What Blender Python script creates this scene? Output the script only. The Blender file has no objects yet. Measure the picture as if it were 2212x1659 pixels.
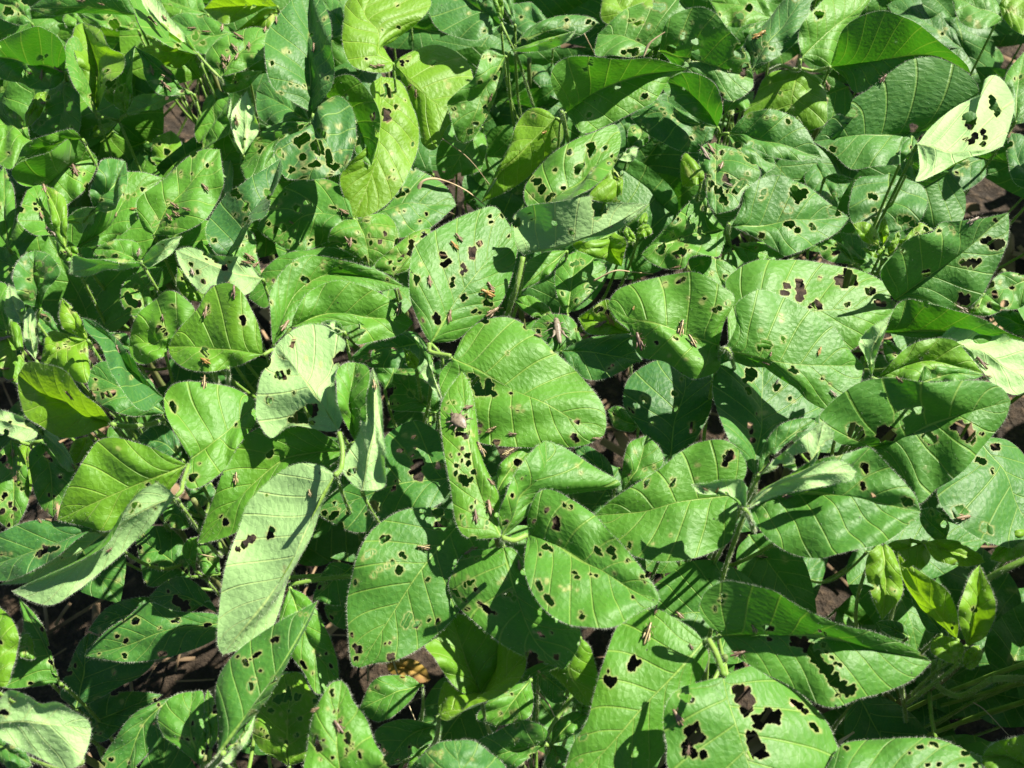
import bpy, bmesh, math, random
import numpy as np
from mathutils import Vector, Matrix
SC = bpy.context.scene
COL = SC.collection
# ------------------------------------------------------------------ camera
PITCH = math.radians(58); HF = math.radians(54)
CANOPY = 0.40
CAM = np.array([0, 0, CANOPY + 0.6 * math.sin(PITCH)])
cam = bpy.data.cameras.new('camera'); cam.angle = HF; cam.sensor_fit = 'HORIZONTAL'
cam.dof.use_dof = True; cam.dof.focus_distance = 0.60; cam.dof.aperture_fstop = 14
cam.clip_start = 0.02; cam.clip_end = 200
camo = bpy.data.objects.new('camera', cam); COL.objects.link(camo)
camo.location = CAM; camo.rotation_euler = (math.pi / 2 - PITCH, 0, 0)
SC.camera = camo
# ------------------------------------------------------------------ light
SUN_EL = math.radians(47); SUN_AZ = math.radians(36)      # azimuth measured from +X (right) towards +Y (up the picture)
w = bpy.data.worlds.new('World'); SC.world = w; w.use_nodes = True
nt = w.node_tree; bgn = nt.nodes['Background']
sky = nt.nodes.new('ShaderNodeTexSky'); sky.sky_type = 'NISHITA'; sky.sun_disc = False
sky.sun_elevation = SUN_EL; sky.sun_rotation = math.pi / 2 - SUN_AZ
nt.links.new(sky.outputs[0], bgn.inputs[0]); bgn.inputs[1].default_value = 0.034
sl = bpy.data.lights.new('sun', 'SUN'); sl.energy = 5.0; sl.angle = math.radians(0.5); sl.color = (1, 0.94, 0.82)
so = bpy.data.objects.new('sun', sl); COL.objects.link(so)
sd = Vector((math.cos(SUN_EL) * math.cos(SUN_AZ), math.cos(SUN_EL) * math.sin(SUN_AZ), math.sin(SUN_EL)))
so.rotation_euler = sd.to_track_quat('Z', 'Y').to_euler()
SC.view_settings.view_transform = 'Standard'; SC.view_settings.look = 'None'
SC.view_settings.exposure = 1.45; SC.view_settings.gamma = 1
SC.cycles.max_bounces = 6; SC.cycles.diffuse_bounces = 3; SC.cycles.transmission_bounces = 4
# ------------------------------------------------------------------ picture <-> place
PW, PH = 2212.0, 1659.0
TH = math.tan(HF / 2)
FWD = np.array([0, math.cos(PITCH), -math.sin(PITCH)]); UP = np.array([0, math.sin(PITCH), math.cos(PITCH)])
def px2w(x, y, h):
    """point at height h (m above the canopy level) seen at x, y of the 2212 x 1659 survey picture"""
    x = np.asarray(x, float); y = np.asarray(y, float); h = np.asarray(h, float)
    cx = (x / PW - .5) * 2 * TH; cy = (.5 - y / PH) * 2 * TH * PH / PW
    d = np.stack([cx, cy * UP[1] + FWD[1], cy * UP[2] + FWD[2]], -1)
    t = (CANOPY + h - CAM[2]) / d[..., 2]
    return CAM + d * t[..., None]
def w2px(P):
    q = np.asarray(P, float) - CAM
    z = q @ FWD; x = q[..., 0] / z; y = (q @ UP) / z
    return np.stack([(x / (2 * TH) + .5) * PW, (.5 - y / (2 * TH * PH / PW)) * PH], -1), z
K = 700 / 2212 * 2212 / 2560
TX = {'1': 0, '2': 535.72, '3': 1071.44, '4': 1607.16}; TY = {'1': 0, '2': 401.79, '3': 803.58, '4': 1205.37}
def tile(t, x, y): return TX[t[1]] + x * K, TY[t[0]] + y * K
def tag(o, label, cat, group=None):
    o['label'] = label; o['category'] = cat
    if group: o['group'] = group
def empty(name, loc):
    o = bpy.data.objects.new(name, None); o.empty_display_size = .02; COL.objects.link(o); o.location = loc; return o
def link(name, me, parent=None):
    o = bpy.data.objects.new(name, me); COL.objects.link(o)
    if parent is not None: o.parent = parent; 
    return o
# ------------------------------------------------------------------ materials
class NB:
    def __init__(s, name):
        s.m = bpy.data.materials.new(name); s.m.use_nodes = True; s.t = s.m.node_tree; s.t.nodes.clear()
        s.out = s.n('ShaderNodeOutputMaterial')
    def n(s, typ, **kw):
        n = s.t.nodes.new(typ)
        for k, v in kw.items(): setattr(n, k, v)
        return n
    def put(s, sock, v):
        if isinstance(v, bpy.types.NodeSocket): s.t.links.new(v, sock)
        else: sock.default_value = v
    def math(s, op, a, b=0.0, c=0.0):
        n = s.n('ShaderNodeMath', operation=op); s.put(n.inputs[0], a); s.put(n.inputs[1], b); s.put(n.inputs[2], c); return n.outputs[0]
    def ss(s, x, lo, hi, a=0.0, b=1.0):
        n = s.n('ShaderNodeMapRange', interpolation_type='SMOOTHSTEP'); s.put(n.inputs[0], x)
        for i, v in enumerate((lo, hi, a, b)): s.put(n.inputs[i + 1], v)
        return n.outputs[0]
    def mix(s, f, a, b, mode='MIX'):
        n = s.n('ShaderNodeMix', data_type='RGBA', blend_type=mode); s.put(n.inputs[0], f); s.put(n.inputs[6], a); s.put(n.inputs[7], b); return n.outputs[2]
    def noise(s, vec, scale, detail=3.0, rough=.55):
        n = s.n('ShaderNodeTexNoise'); s.put(n.inputs['Vector'], vec); n.inputs['Scale'].default_value = scale
        n.inputs['Detail'].default_value = detail; n.inputs['Roughness'].default_value = rough; return n.outputs[0]
    def attr(s, name):
        n = s.n('ShaderNodeAttribute', attribute_name=name); return n.outputs['Vector']
    def sep(s, v):
        n = s.n('ShaderNodeSeparateXYZ'); s.put(n.inputs[0], v); return n.outputs
def rgb(r, g, b): return (r, g, b, 1)

def leaf_material():
    N = NB('soybean leaf')
    ph, dcm, u = N.sep(N.attr('lc')); fc = N.attr('fc'); age, rim, seed = N.sep(N.attr('av'))
    # veins
    fr = N.math('ABSOLUTE', N.math('SUBTRACT', N.math('FRACT', ph), .5))          # .5 on a vein
    lat = N.ss(fr, .445, .487)
    midw = N.math('MULTIPLY_ADD', u, -.05, .065)
    mid = N.math('SUBTRACT', 1.0, N.ss(dcm, N.math('MULTIPLY', midw, .6), midw))
    vein = N.math('MAXIMUM', N.math('MULTIPLY', lat, .75), mid)
    vo = N.n('ShaderNodeTexVoronoi', feature='DISTANCE_TO_EDGE'); N.put(vo.inputs['Vector'], fc); vo.inputs['Scale'].default_value = 2.6
    net = N.math('SUBTRACT', 1.0, N.ss(vo.outputs[0], .0, .09))
    vo2 = N.n('ShaderNodeTexVoronoi', feature='F1'); N.put(vo2.inputs['Vector'], fc); vo2.inputs['Scale'].default_value = 3.6
    big = N.noise(fc, .35, 2); fine = N.noise(fc, 6.0, 2)
    # upper side colour by age: 0 dusky blue green, .5 mid green, 1 lime
    cr = N.n('ShaderNodeValToRGB'); e = cr.color_ramp.elements
    e[0].position = 0; e[0].color = rgb(.032, .136, .030); e[1].position = 1; e[1].color = rgb(.130, .270, .006)
    for p, c in ((.25, (.050, .184, .024)), (.5, (.084, .254, .016)), (.75, (.132, .288, .005))):
        x = e.new(p); x.color = rgb(*c)
    agev = N.math('ADD', age, N.math('MULTIPLY', N.math('SUBTRACT', big, .5), .35)); N.put(cr.inputs[0], agev)
    top = N.mix(N.ss(fine, .35, .75, 0, .28), cr.outputs[0], rgb(.115, .265, .022))
    veinc = N.mix(age, rgb(.25, .42, .085), rgb(.32, .46, .06))
    top = N.mix(N.math('MULTIPLY', vein, .7), top, veinc)
    top = N.mix(N.math('MULTIPLY', net, .10), top, rgb(.12, .26, .05))
    # scraped windows: irregular pale patches
    scr = N.noise(fc, .9, 3, .62)
    patch = N.math('MULTIPLY', N.ss(scr, .70, .74), N.math('SUBTRACT', 1.0, vein))
    top = N.mix(N.math('MULTIPLY', patch, .55), top, rgb(.26, .36, .13))
    und = N.mix(age, rgb(.23, .40, .14), rgb(.40, .66, .25))
    und = N.mix(N.math('MULTIPLY', vein, .75), und, rgb(.46, .60, .20))
    und = N.mix(N.math('MULTIPLY', net, .10), und, rgb(.16, .28, .09))
    geo = N.n('ShaderNodeNewGeometry')
    col = N.mix(geo.outputs['Backfacing'], top, und)
    # chewed rims dry to straw colour; frass specks
    col = N.mix(N.math('MULTIPLY', rim, .6), col, rgb(.42, .41, .15))
    vs = N.n('ShaderNodeTexVoronoi', feature='F1'); N.put(vs.inputs['Vector'], fc); vs.inputs['Scale'].default_value = 1.15
    sc1 = N.sep(vs.outputs['Color'])
    speck = N.math('MULTIPLY', N.math('LESS_THAN', vs.outputs['Distance'], .055), N.math('GREATER_THAN', sc1[0], .72))
    col = N.mix(N.math('MULTIPLY', speck, .9), col, rgb(.012, .012, .010))
    # relief
    vh = N.math('MULTIPLY', vein, N.math('MULTIPLY_ADD', geo.outputs['Backfacing'], 1.35, -.75))
    h = N.math('MULTIPLY_ADD', vo2.outputs[0], .45, vh); h = N.math('MULTIPLY_ADD', net, -.07, h)
    h = N.math('MULTIPLY_ADD', fine, .25, h)
    bm = N.n('ShaderNodeBump'); N.put(bm.inputs['Height'], h); bm.inputs['Strength'].default_value = .7; bm.inputs['Distance'].default_value = .0010
    P = N.n('ShaderNodeBsdfPrincipled'); N.put(P.inputs['Base Color'], col); N.put(P.inputs['Normal'], bm.outputs[0])
    rough = N.math('MULTIPLY_ADD', N.math('ADD', geo.outputs['Backfacing'], 0.0), .15, .52); N.put(P.inputs['Roughness'], rough)
    P.inputs['Specular IOR Level'].default_value = .45
    N.put(P.inputs['Sheen Weight'], N.math('MULTIPLY_ADD', geo.outputs['Backfacing'], .04, .05)); P.inputs['Sheen Roughness'].default_value = .5
    T = N.n('ShaderNodeBsdfTranslucent')
    tr = N.n('ShaderNodeValToRGB'); e = tr.color_ramp.elements; N.put(tr.inputs[0], agev)
    e[0].position = 0; e[0].color = rgb(.030, .16, .010); e[1].position = 1; e[1].color = rgb(.34, .62, .012)
    x = e.new(.5); x.color = rgb(.060, .25, .006); tc = tr.outputs[0]
    tc = N.mix(N.math('MULTIPLY', vein, .55), tc, rgb(.30, .50, .04))
    tc = N.mix(N.math('MULTIPLY', net, .35), tc, rgb(.12, .28, .01))
    tc = N.mix(N.math('MULTIPLY', speck, .9), tc, rgb(.01, .01, .01))
    N.put(T.inputs['Color'], tc); N.put(T.inputs['Normal'], bm.outputs[0])
    M = N.n('ShaderNodeMixShader'); M.inputs[0].default_value = .33
    N.t.links.new(P.outputs[0], M.inputs[1]); N.t.links.new(T.outputs[0], M.inputs[2]); N.t.links.new(M.outputs[0], N.out.inputs[0])
    return N.m
def simple(name, c1, c2, scale, rough=.7, trans=0.0, bump=0.0, spec=.3):
    N = NB(name); tcn = N.n('ShaderNodeTexCoord')
    f = N.noise(tcn.outputs['Object'], scale, 4)
    col = N.mix(N.ss(f, .35, .65), rgb(*c1), rgb(*c2))
    P = N.n('ShaderNodeBsdfPrincipled'); N.put(P.inputs['Base Color'], col); P.inputs['Roughness'].default_value = rough; P.inputs['Specular IOR Level'].default_value = spec
    if bump:
        b = N.n('ShaderNodeBump'); N.put(b.inputs['Height'], f); b.inputs['Distance'].default_value = bump; N.put(P.inputs['Normal'], b.outputs[0])
    sh = P.outputs[0]
    if trans:
        T = N.n('ShaderNodeBsdfTranslucent'); N.put(T.inputs['Color'], col); M = N.n('ShaderNodeMixShader'); M.inputs[0].default_value = trans
        N.t.links.new(sh, M.inputs[1]); N.t.links.new(T.outputs[0], M.inputs[2]); sh = M.outputs[0]
    N.t.links.new(sh, N.out.inputs[0]); return N.m
def soil_material():
    N = NB('dark soil'); tcn = N.n('ShaderNodeTexCoord'); v = tcn.outputs['Object']
    a = N.noise(v, 14, 6); b = N.noise(v, 90, 5, .65)
    c = N.mix(N.ss(a, .3, .7), rgb(.014, .0095, .006), rgb(.040, .026, .014)); c = N.mix(N.ss(b, .45, .75), c, rgb(.085, .056, .032))
    P = N.n('ShaderNodeBsdfPrincipled'); N.put(P.inputs['Base Color'], c); P.inputs['Roughness'].default_value = .95
    bu = N.n('ShaderNodeBump'); N.put(bu.inputs['Height'], N.math('ADD', a, N.math('MULTIPLY', b, .5))); bu.inputs['Distance'].default_value = .02; N.put(P.inputs['Normal'], bu.outputs[0])
    N.t.links.new(P.outputs[0], N.out.inputs[0]); return N.m
def hopper_material(name, base, mark, stripes):
    N = NB(name); tcn = N.n('ShaderNodeTexCoord'); v = tcn.outputs['Object']; s = N.sep(v)
    nz = N.noise(v, 9, 4, .65)
    if stripes:
        k = N.math('SINE', N.math('MULTIPLY', N.math('ADD', s[1], N.math('MULTIPLY', s[2], .55)), 52.0))
        f = N.ss(N.math('ADD', k, N.math('MULTIPLY', N.math('SUBTRACT', nz, .5), .9)), -.25, .25)
    else: f = N.math('MULTIPLY', N.ss(nz, .46, .62), .8)
    col = N.mix(f, rgb(*base), rgb(*mark))
    P = N.n('ShaderNodeBsdfPrincipled'); N.put(P.inputs['Base Color'], col); P.inputs['Roughness'].default_value = .5
    N.t.links.new(P.outputs[0], N.out.inputs[0]); return N.m
M_LEAF = leaf_material()
M_HAIR = simple('pale leaf hair', (.60, .66, .50), (.70, .75, .60), 40, .5, .5)
M_STALK = simple('green leaf stalk', (.13, .25, .035), (.20, .33, .06), 60, .5, .12)
M_STEM = simple('plant stem', (.10, .15, .04), (.16, .17, .06), 40, .6)
M_SOIL = soil_material()
M_STRAW = simple('dry straw', (.36, .27, .15), (.52, .42, .27), 55, .7, .1)
M_LITTER = simple('dead plant litter', (.06, .040, .022), (.32, .22, .13), 9, .9)
M_YELLOW = simple('yellowed fallen leaf', (.33, .22, .04), (.20, .11, .04), 30, .7, .2)
HM = {'t': hopper_material('tan grasshopper', (.215, .150, .085), (.065, .043, .025), False),
      's': hopper_material('striped grasshopper', (.40, .32, .15), (.028, .019, .013), True),
      'd': hopper_material('dark grasshopper', (.15, .095, .062), (.04, .026, .019), False),
      'o': hopper_material('golden grasshopper', (.33, .20, .055), (.14, .08, .03), False),
      'g': hopper_material('grey grasshopper', (.25, .205, .155), (.11, .085, .06), False),
      'G': hopper_material('mottled grasshopper', (.20, .165, .12), (.07, .052, .038), False),
      'k': hopper_material('black bug', (.020, .018, .015), (.06, .05, .03), False)}
M_BUG = hopper_material('tan shield bug', (.165, .130, .088), (.06, .045, .03), False)
LEAVES = '''
# tile;base;mid;tip;sideA;sideB;z,dT,dA,dB;age;flags;holes
# ---- top left
11;2190,45;1900,50;1605,70;2050,-60 1800,-90;2080,60 1900,160 1750,180;3,-1,2,0;1;;
11;2195,70;2020,180;1830,265;2070,80 1950,180;2180,200 2080,260 1950,300;2,-1,1,0;1;;2140,150,12
11;1570,430;1310,290 1130,100;1005,-40;1500,425 1200,290 1085,120;1470,300 1300,100 1190,-20;6,2,3,-3;.3;;1415,290,16 1390,260,14
11;1562,432;1330,245 1190,90;1110,-50;1450,335 1285,215 1140,50;1480,300 1350,150 1250,10;8.5,2,0,0;.7;ur0;1415,285,14 1330,200,12
11;1750,605;1880,430;2140,240;1620,450 1720,330 1850,250 2000,215;1820,590 1950,530 2090,430;5,0,0,0;.42;;1960,570,20 1740,520,14
11;1735,620;1880,640;2080,560;1800,580 1950,560;1780,730 1930,700;3,-1,0,0;.55;;1870,650,22 1950,610,14
11;1880,265;1620,280;1345,150;1780,190 1600,120 1430,110;1760,400 1560,420 1400,280;2,0,0,0;.45;;1540,290,26 1600,340,20
11;1640,110;1420,40;1230,-60;1560,-60 1380,-120;1500,150 1330,100;-1,0,0,0;.45;;
11;1075,120;700,60;235,65;950,-50 650,-90 400,-40;950,110 700,95 400,120;5,-1,1,-1;.25;;700,60,14
11;1090,230;850,170;640,110;1000,120 800,90;1000,240 800,210;1,0,0,0;.35;r6;900,190,40
11;250,180;120,60;-60,-60;220,40 60,-60;140,190 -20,120;0,0,0,0;.3;r6;60,90,40
11;640,250;600,160;520,90;560,240 500,160;660,180 600,110;0,0,0,0;.5;;
11;510,565;250,500;-140,430;515,430 460,280 300,225 150,255 0,320;490,640 330,710 150,650 0,610;4,-1,5,-1;.48;;315,460,30 365,440,15 380,600,25
11;505,645;500,850;450,1100;360,720 265,900 270,1040;600,640 635,800 615,1040;2,-2,-1,1;.4;;460,740,15 380,775,18 345,865,20 325,970,20 385,925,18 570,660,12 555,820,18 540,860,18 565,1010,15
11;360,725;270,850;205,1000;290,740 205,900;350,850 260,980;1,-1,0,0;.85;;
11;760,920;650,620;600,285;690,820 560,620 515,430 540,320;745,780 690,560 680,400;5,1,1,-2;.45;s;
11;750,880;760,520;650,180;660,700 580,400 590,220;870,690 975,450 870,360 780,230;3,2,1,3;.8;;755,320,16 840,560,20
11;1000,900;1020,620;1070,350;835,760 900,630 980,460;1030,800 1045,600 1055,450;4,2,-1,1;.45;;
11;1530,740;1320,600;1062,365;1400,755 1260,740 1150,620 1120,470;1440,690 1370,590 1230,460;5,2,0,0;.4;;1230,645,14
11;1540,430;1300,400;1080,370;1300,270 1180,270;1400,540 1200,460;1,0,1,-1;.7;r5;1150,340,30 1290,330,26
11;990,900;985,780;1010,645;900,820 920,700;1010,850 1025,720;5,1,0,0;.6;;955,700,20
11;1440,740;1200,830;985,905;1200,725 1020,800;1350,800 1150,885;3,0,1,-1;.4;u;
11;690,1110;820,960;890,850;740,980 800,860;820,1060 950,910;-2,1,1,1;.9;;
11;1130,1060;980,1110;810,1160;950,1080 870,1120;1080,1090 1000,1145;-6,0,0,0;.9;;905,1130,20 955,1130,18 990,1080,40
11;1290,1350;1330,1180;1350,1030;1210,1260 1210,1110;1430,1230 1420,1100;-3,0,0,0;.6;r5;1320,1200,28
11;1000,1330;1200,1300;1420,1310;1100,1260 1250,1250;1100,1390 1300,1380;-3,0,0,0;.5;r7;1170,1290,40 1090,1310,24
11;240,1110;100,1000;-70,860;190,960 60,840 -30,800;180,1210 70,1325 -30,1250;3,0,0,0;.4;;70,1210,14
11;340,1480;550,1310;772,1245;170,1460 108,1345 380,1200 570,1085 690,1170;470,1620 600,1570 700,1450 760,1320;4,-1,4,-1;.48;;
11;650,1095;400,1140;122,1300;570,1025 400,1060 200,1140;560,1085 390,1195 200,1315;6,0,1,-1;.5;;
11;745,1660;880,1480;990,1272;720,1500 770,1370 795,1280 900,1262;900,1640 990,1530 1008,1400;7,1,1,1;.25;;800,1580,14
21;600,490;850,330 1000,100;1285,-60;700,300 860,100 900,-90 1100,-110;750,480 900,420 1060,290 1110,230 1200,20;4,0,1,0;.5;;1085,250,15 730,250,16
21;1215,385;1340,150 1550,-60;1735,-290;1130,330 1093,120 1300,-60 1480,-230 1600,-288;1430,380 1620,250 1762,10 1752,-150;5,1,0,0;.48;;1545,190,12 1330,130,18
11;1920,1225;1940,980;1950,718;1855,1090 1830,900;2040,1040 2010,900;4,1,0,0;1;u;
11;1905,1225;1850,1040;1825,780;1850,1150 1790,1000;1890,1090 1840,900;2,1,0,0;.6;u;
11;1720,700;1680,950;1600,1200;1620,780 1548,1050;1800,770 1805,1000 1690,1130;2,0,-1,1;.5;;
11;1900,900;1820,1080;1730,1280;1760,950 1700,1130;1900,1080 1850,1230;-2,0,0,0;.25;;
11;1820,1260;1800,1400;1790,1565;1755,1300 1760,1450;1840,1330 1835,1480;0,0,0,0;.4;u;
12;490,965;280,830;65,720;420,800 250,680 130,650;400,960 200,990 80,900;-1,-1,0,0;.2;;
# ---- top middle
12;510,890;480,450 480,150;500,-150;350,800 200,680 138,480 150,270 300,60;630,680 692,480 680,300 620,80;6,1,1,2;.22;;500,275,15 260,735,14 190,500,18
12;490,970;250,1090;-60,1310;300,958 100,1040 -20,1120;400,1050 280,1120 120,1330 0,1420;4,-1,0,0;.35;r5;240,1060,32 330,1030,16 120,1170,14
12;500,980;620,1150;735,1370;400,1040 250,1120 213,1240 300,1380 520,1422 660,1395;540,880 620,755 720,740 820,850 852,1050 820,1250;7,0,0,0;.2;r6;400,1120,40 450,1090,45 540,1150,45 560,1190,40 430,1240,32 500,1315,26 540,1290,24 350,1345,30 440,1340,24 690,1320,30 265,1210,32 630,1210,34 640,1260,30 600,1060,26 640,1310,18 560,1030,16
12;625,765;830,900;975,1310;608,690 700,610 820,598 950,720 1040,900 1030,1100;740,780 840,870 852,1010 845,1180 900,1260;5,-1,2,0;.45;;990,920,30 1020,1060,24 780,770,18
12;1050,605;1045,850 1010,1250 920,1530;835,1725;960,690 1010,900 980,1100 800,1300 730,1400 760,1550;1200,650 1300,850 1350,1000 1340,1180 1240,1420 1120,1590 960,1700;4,-2,1,-1;.95;r1;1090,680,24 1105,715,26 1125,755,22 1090,890,34 1095,935,34 1300,1140,15 1135,1210,9
12;1145,495;1030,420 1030,250 920,90;1100,-220;1130,560 1000,572 820,510 748,330 760,150 790,0;1090,410 1060,320 1180,300 1340,180 1440,0;7,1,0,-1;.95;r0;1180,40,15 1190,215,15 935,465,12 1060,235,10
12;1140,490;1340,690;1640,940;1300,405 1500,355 1700,455 1782,650 1730,820;1170,640 1300,820 1350,1000 1370,1130 1475,1187 1570,1010;3,-1,-.5,-1.5;.74;r1;1455,495,22 1475,485,14 1375,1070,14 1190,620,22 1650,470,14
12;2030,440;1850,760;1700,1130;1880,400 1790,600 1580,800 1600,890 1650,1090;2010,560 1960,780 1870,950 1780,1090;6,-3,1,-1;.3;r6;1830,650,20 1800,980,20 1750,1040,24 1700,840,14
12;2000,192;1720,0;1480,-150;1900,285 1700,300 1520,240 1430,100 1400,-60;1950,50 1800,-150;5,0,0,1;.22;;1865,240,15 1745,105,9
12;2005,180;1990,60;1955,-90;1950,60 1925,-40;2020,60 2000,-60;6,1,0,0;.6;;
12;2110,190;2060,60;2010,-100;2020,60 1990,-60;2100,60 2070,-60;1,0,0,0;.15;;
12;1850,1000;1700,1200;1560,1425;1590,965 1505,1150 1488,1290 1520,1400;1880,1180 1830,1340 1700,1390;-1,-1,1,-1;.45;r1;
12;800,250;700,150;590,0;640,300 590,150;760,120 700,0;-4,0,0,0;.2;;
13;150,350;450,230;812,180;250,230 400,150 600,122 750,140;300,340 450,320 640,290;5,0,0,-1;.15;;730,170,20 770,185,14 215,330,25 560,160,18
13;110,400;380,340;632,238;200,385 400,320;250,410 420,390 560,330;6,1,1,-1;.5;u;
13;460,220;250,150;60,60;300,40 140,30;380,280 180,240;-2,0,0,0;.1;;200,140,14
13;1150,230;980,60;900,-150;860,160 840,0;1240,40 1150,-100;1,0,0,0;.75;;
13;1230,395;1020,290;805,270;1310,300 1440,60 1420,-50 1150,20 1000,90 880,200;1150,440 950,442 790,432;4,0,1,0;.48;r1;1210,20,40 1260,50,32 1310,60,36 1100,410,34 1060,400,22 1010,415,24 1150,170,24 1110,190,20 1070,160,16 1210,210,18
13;1290,400;1600,480;2033,625;1330,200 1420,110 1600,58 1740,110 1850,250 1960,380 2015,530;1400,500 1520,610 1700,700 1850,800 2020,700;5,-1,3,-1;.38;r1;1580,440,40 1560,455,24 1575,330,28 1470,290,22 1480,260,16 1385,390,34 1630,345,12 1620,210,12 1550,180,10 1910,390,40 1915,430,30 1945,440,22 1815,240,12 1850,555,15 1970,530,30 1950,590,24
13;1980,330;2060,240;2200,150;1960,240 2080,180;2060,340 2200,260;2,0,0,0;.4;;2130,340,20
13;2210,150;1950,60;1690,10;2100,0 1850,-60;2090,180 1820,190;1,0,0,0;.4;;1930,130,30 2000,60,30
13;555,885;800,720 1150,600;1517,545;470,740 443,620 480,520 580,460 750,443 1000,455 1200,455 1350,490;590,940 700,1048 900,980 1100,880 1250,800 1330,690 1400,600;7,0,4,-1;.42;r0;750,495,25 710,545,22 1165,765,24 1190,760,20 960,680,26 735,910,26 1105,845,8
13;470,930;250,1150 50,1350;-120,1605;400,878 300,868 180,960 120,1080 60,1250 0,1400 -80,1520;530,1000 525,1120 400,1240 250,1400 50,1525;6,-3,0,-3;.75;r0;295,910,20 465,1110,20
13;400,1650;600,1470 800,1310;977,1190;250,1620 238,1450 400,1260 600,1130 800,1040 940,983 988,1080;600,1580 740,1520 850,1390 935,1290;6,1,0,3;.38;r2;750,1150,34 755,1200,38 580,1205,25 845,1180,16 870,1165,16 650,1330,34 690,1305,18 640,1370,24 465,1345,22 530,1480,22 330,1440,34 360,1500,38 290,1410,24 280,1550,18 410,1570,26 450,1540,20
13;900,1310;950,1450;980,1610;850,1400 740,1560;995,1400 1000,1500;3,-1,0,0;.85;;
13;950,1245;1040,1210;1120,1170;1000,1215 1080,1160;1000,1270 1090,1265;3,0,0,0;.3;u;
13;1745,1010;1500,960 1300,890;1062,925;1500,890 1280,790 1150,840;1650,1185 1500,1195 1300,1120 1150,1020;4,-.5,0,-1;.24;;1570,1010,10 1630,1000,18 1520,1140,8
13;1750,1000;1640,840 1480,700;1335,640;1640,960 1480,850 1330,720;1790,850 1730,680 1600,590 1480,573;5,1,0,2;.38;r2;1320,800,36
13;1730,1130;1735,1400;1740,1690;1640,1150 1605,1250 1650,1400 1680,1600;1900,1180 2060,1300 2080,1400 1950,1520 1900,1640;6,0,0,0;.32;r4;1785,1205,20 1815,1400,30 1860,1440,34 1700,1450,28 1680,1495,14 1770,1510,30 1790,1570,32 1815,1605,22 1940,1450,36 1900,1500,34 1635,1385,28 1990,1370,18
13;1640,1350;1560,1400;1475,1475;1500,1205 1455,1340;1640,1420 1560,1470;0,-1,0,0;.75;;
13;1840,1070;1990,1190;2212,1310;1980,1060 2140,1140;1900,1260 2090,1370;2,0,0,0;.22;;1905,1150,28
# ---- top right
14;-120,1050;180,1110;620,1250;0,920 100,880 250,868 400,930 500,1040 575,1170;100,1180 200,1240 400,1262;5,0,1,0;.3;r1;240,930,16 350,960,24
14;70,545;200,330 370,120;490,-60;10,330 150,200 270,50 380,-40;300,420 440,290 520,60 530,-40;4,1,-1,0;.12;;165,350,22
14;60,540;40,420;10,330;-10,480 -20,400;120,440 90,340;3,0,0,0;.3;;
14;460,450;700,220 900,70;1010,-90;430,330 450,200 550,80 720,-60;570,520 690,520 760,350 850,200 1000,0;5,0,1,-1;.68;r0;580,120,34 610,110,26
14;680,525;1100,470 1500,440;1790,580;740,380 830,200 960,105 1100,78 1250,140 1450,250 1640,385 1760,510;780,600 920,720 1200,640 1500,610;4,0,4,-1;.4;r0;1200,330,12
14;430,545;390,720;330,1060;250,560 150,630 90,750 5,930;560,590 630,700 655,850 630,990;3,-2,-1,0;.62;r0;285,735,16 205,655,15 385,850,15
14;1450,1030;1200,1060 900,1070;548,1118;1700,830 1850,740 1800,610 1640,500 1480,452 1300,480 1130,590 980,710 850,800 870,920 720,910 610,1040;1300,1150 1250,1290 1000,1312 850,1325 700,1210;5,0,3,0;.18;r0;1335,1010,32 700,1175,28 830,890,44
14;1370,1135;1600,1190 1850,1190;2045,1155;1480,1000 1700,830 1890,745 1905,640 1980,605 2080,690 2135,830 2100,1000;1390,1350 1360,1440 1550,1360 1750,1260 1900,1215;10,1,-1,0;.7;ur0;1790,930,52 1785,985,40 1965,790,30 1975,840,34 1950,760,16 2010,870,24 2000,900,26 1825,1070,30 1800,1120,28 1890,1040,26 1905,1090,22 1885,1140,24 1750,1100,18
14;1330,1075;1310,1250;1375,1435;1250,1150 1252,1350;1385,1150 1395,1300;7,-1,0,0;.2;;1300,1270,30 1360,1310,26
14;2060,130;1850,60;1640,-30;1950,-30 1750,-100;1990,190 1860,232 1710,170;3,0,0,0;.35;;
14;2010,50;2150,120;2330,220;2080,-60 2250,-20;2060,150 2160,260 2290,290;3,0,0,0;.85;;
14;2150,950;2160,700;2220,400;2080,850 2070,600;2300,800 2300,500;0,0,0,0;.4;;
14;1720,380;1450,180;1130,40;1600,120 1300,-40;1500,380 1250,200;-5,0,0,0;.1;;
14;1150,1370;1120,1600;1080,1850;900,1420 840,1600 850,1750 960,1820;1400,1450 1445,1600 1380,1750 1250,1820;-2,-1,0,0;.1;r1;1000,1545,26 1040,1560,26 1030,1660,20 1030,1735,24 1230,1740,34 1290,1730,34 1330,1770,26
14;1900,1250;1650,1350;1400,1500;1700,1230 1500,1330;1900,1400 1700,1520 1500,1540;-4,0,0,0;.1;;
14;640,1400;760,1420;880,1420;720,1370 820,1400;700,1440 800,1450;1,0,0,0;.4;;
14;560,1280;650,1460;740,1640;480,1400 560,1560;640,1300 740,1480;-4,0,0,0;.15;;
# ---- second row left
21;60,480;40,200;30,-160;-40,300 -50,0;105,300 110,50;3,1,0,0;.42;;-10,160,20
21;480,500;360,230;250,-30;420,400 250,360 145,270 160,190 205,60;410,350 380,150 360,20;5,1,1,-1;.55;;340,190,14
21;520,490;460,230;350,-5;450,420 390,200;530,300 520,120 450,40;6,1,0,0;.62;;
21;508,280;680,240;862,160;600,190 720,168;560,300 640,372 700,330 800,215;6,0,1,-1;.3;u;690,300,10
21;630,545;530,500;440,430;600,480 520,430;560,600 470,560;4,0,0,0;.6;;
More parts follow.
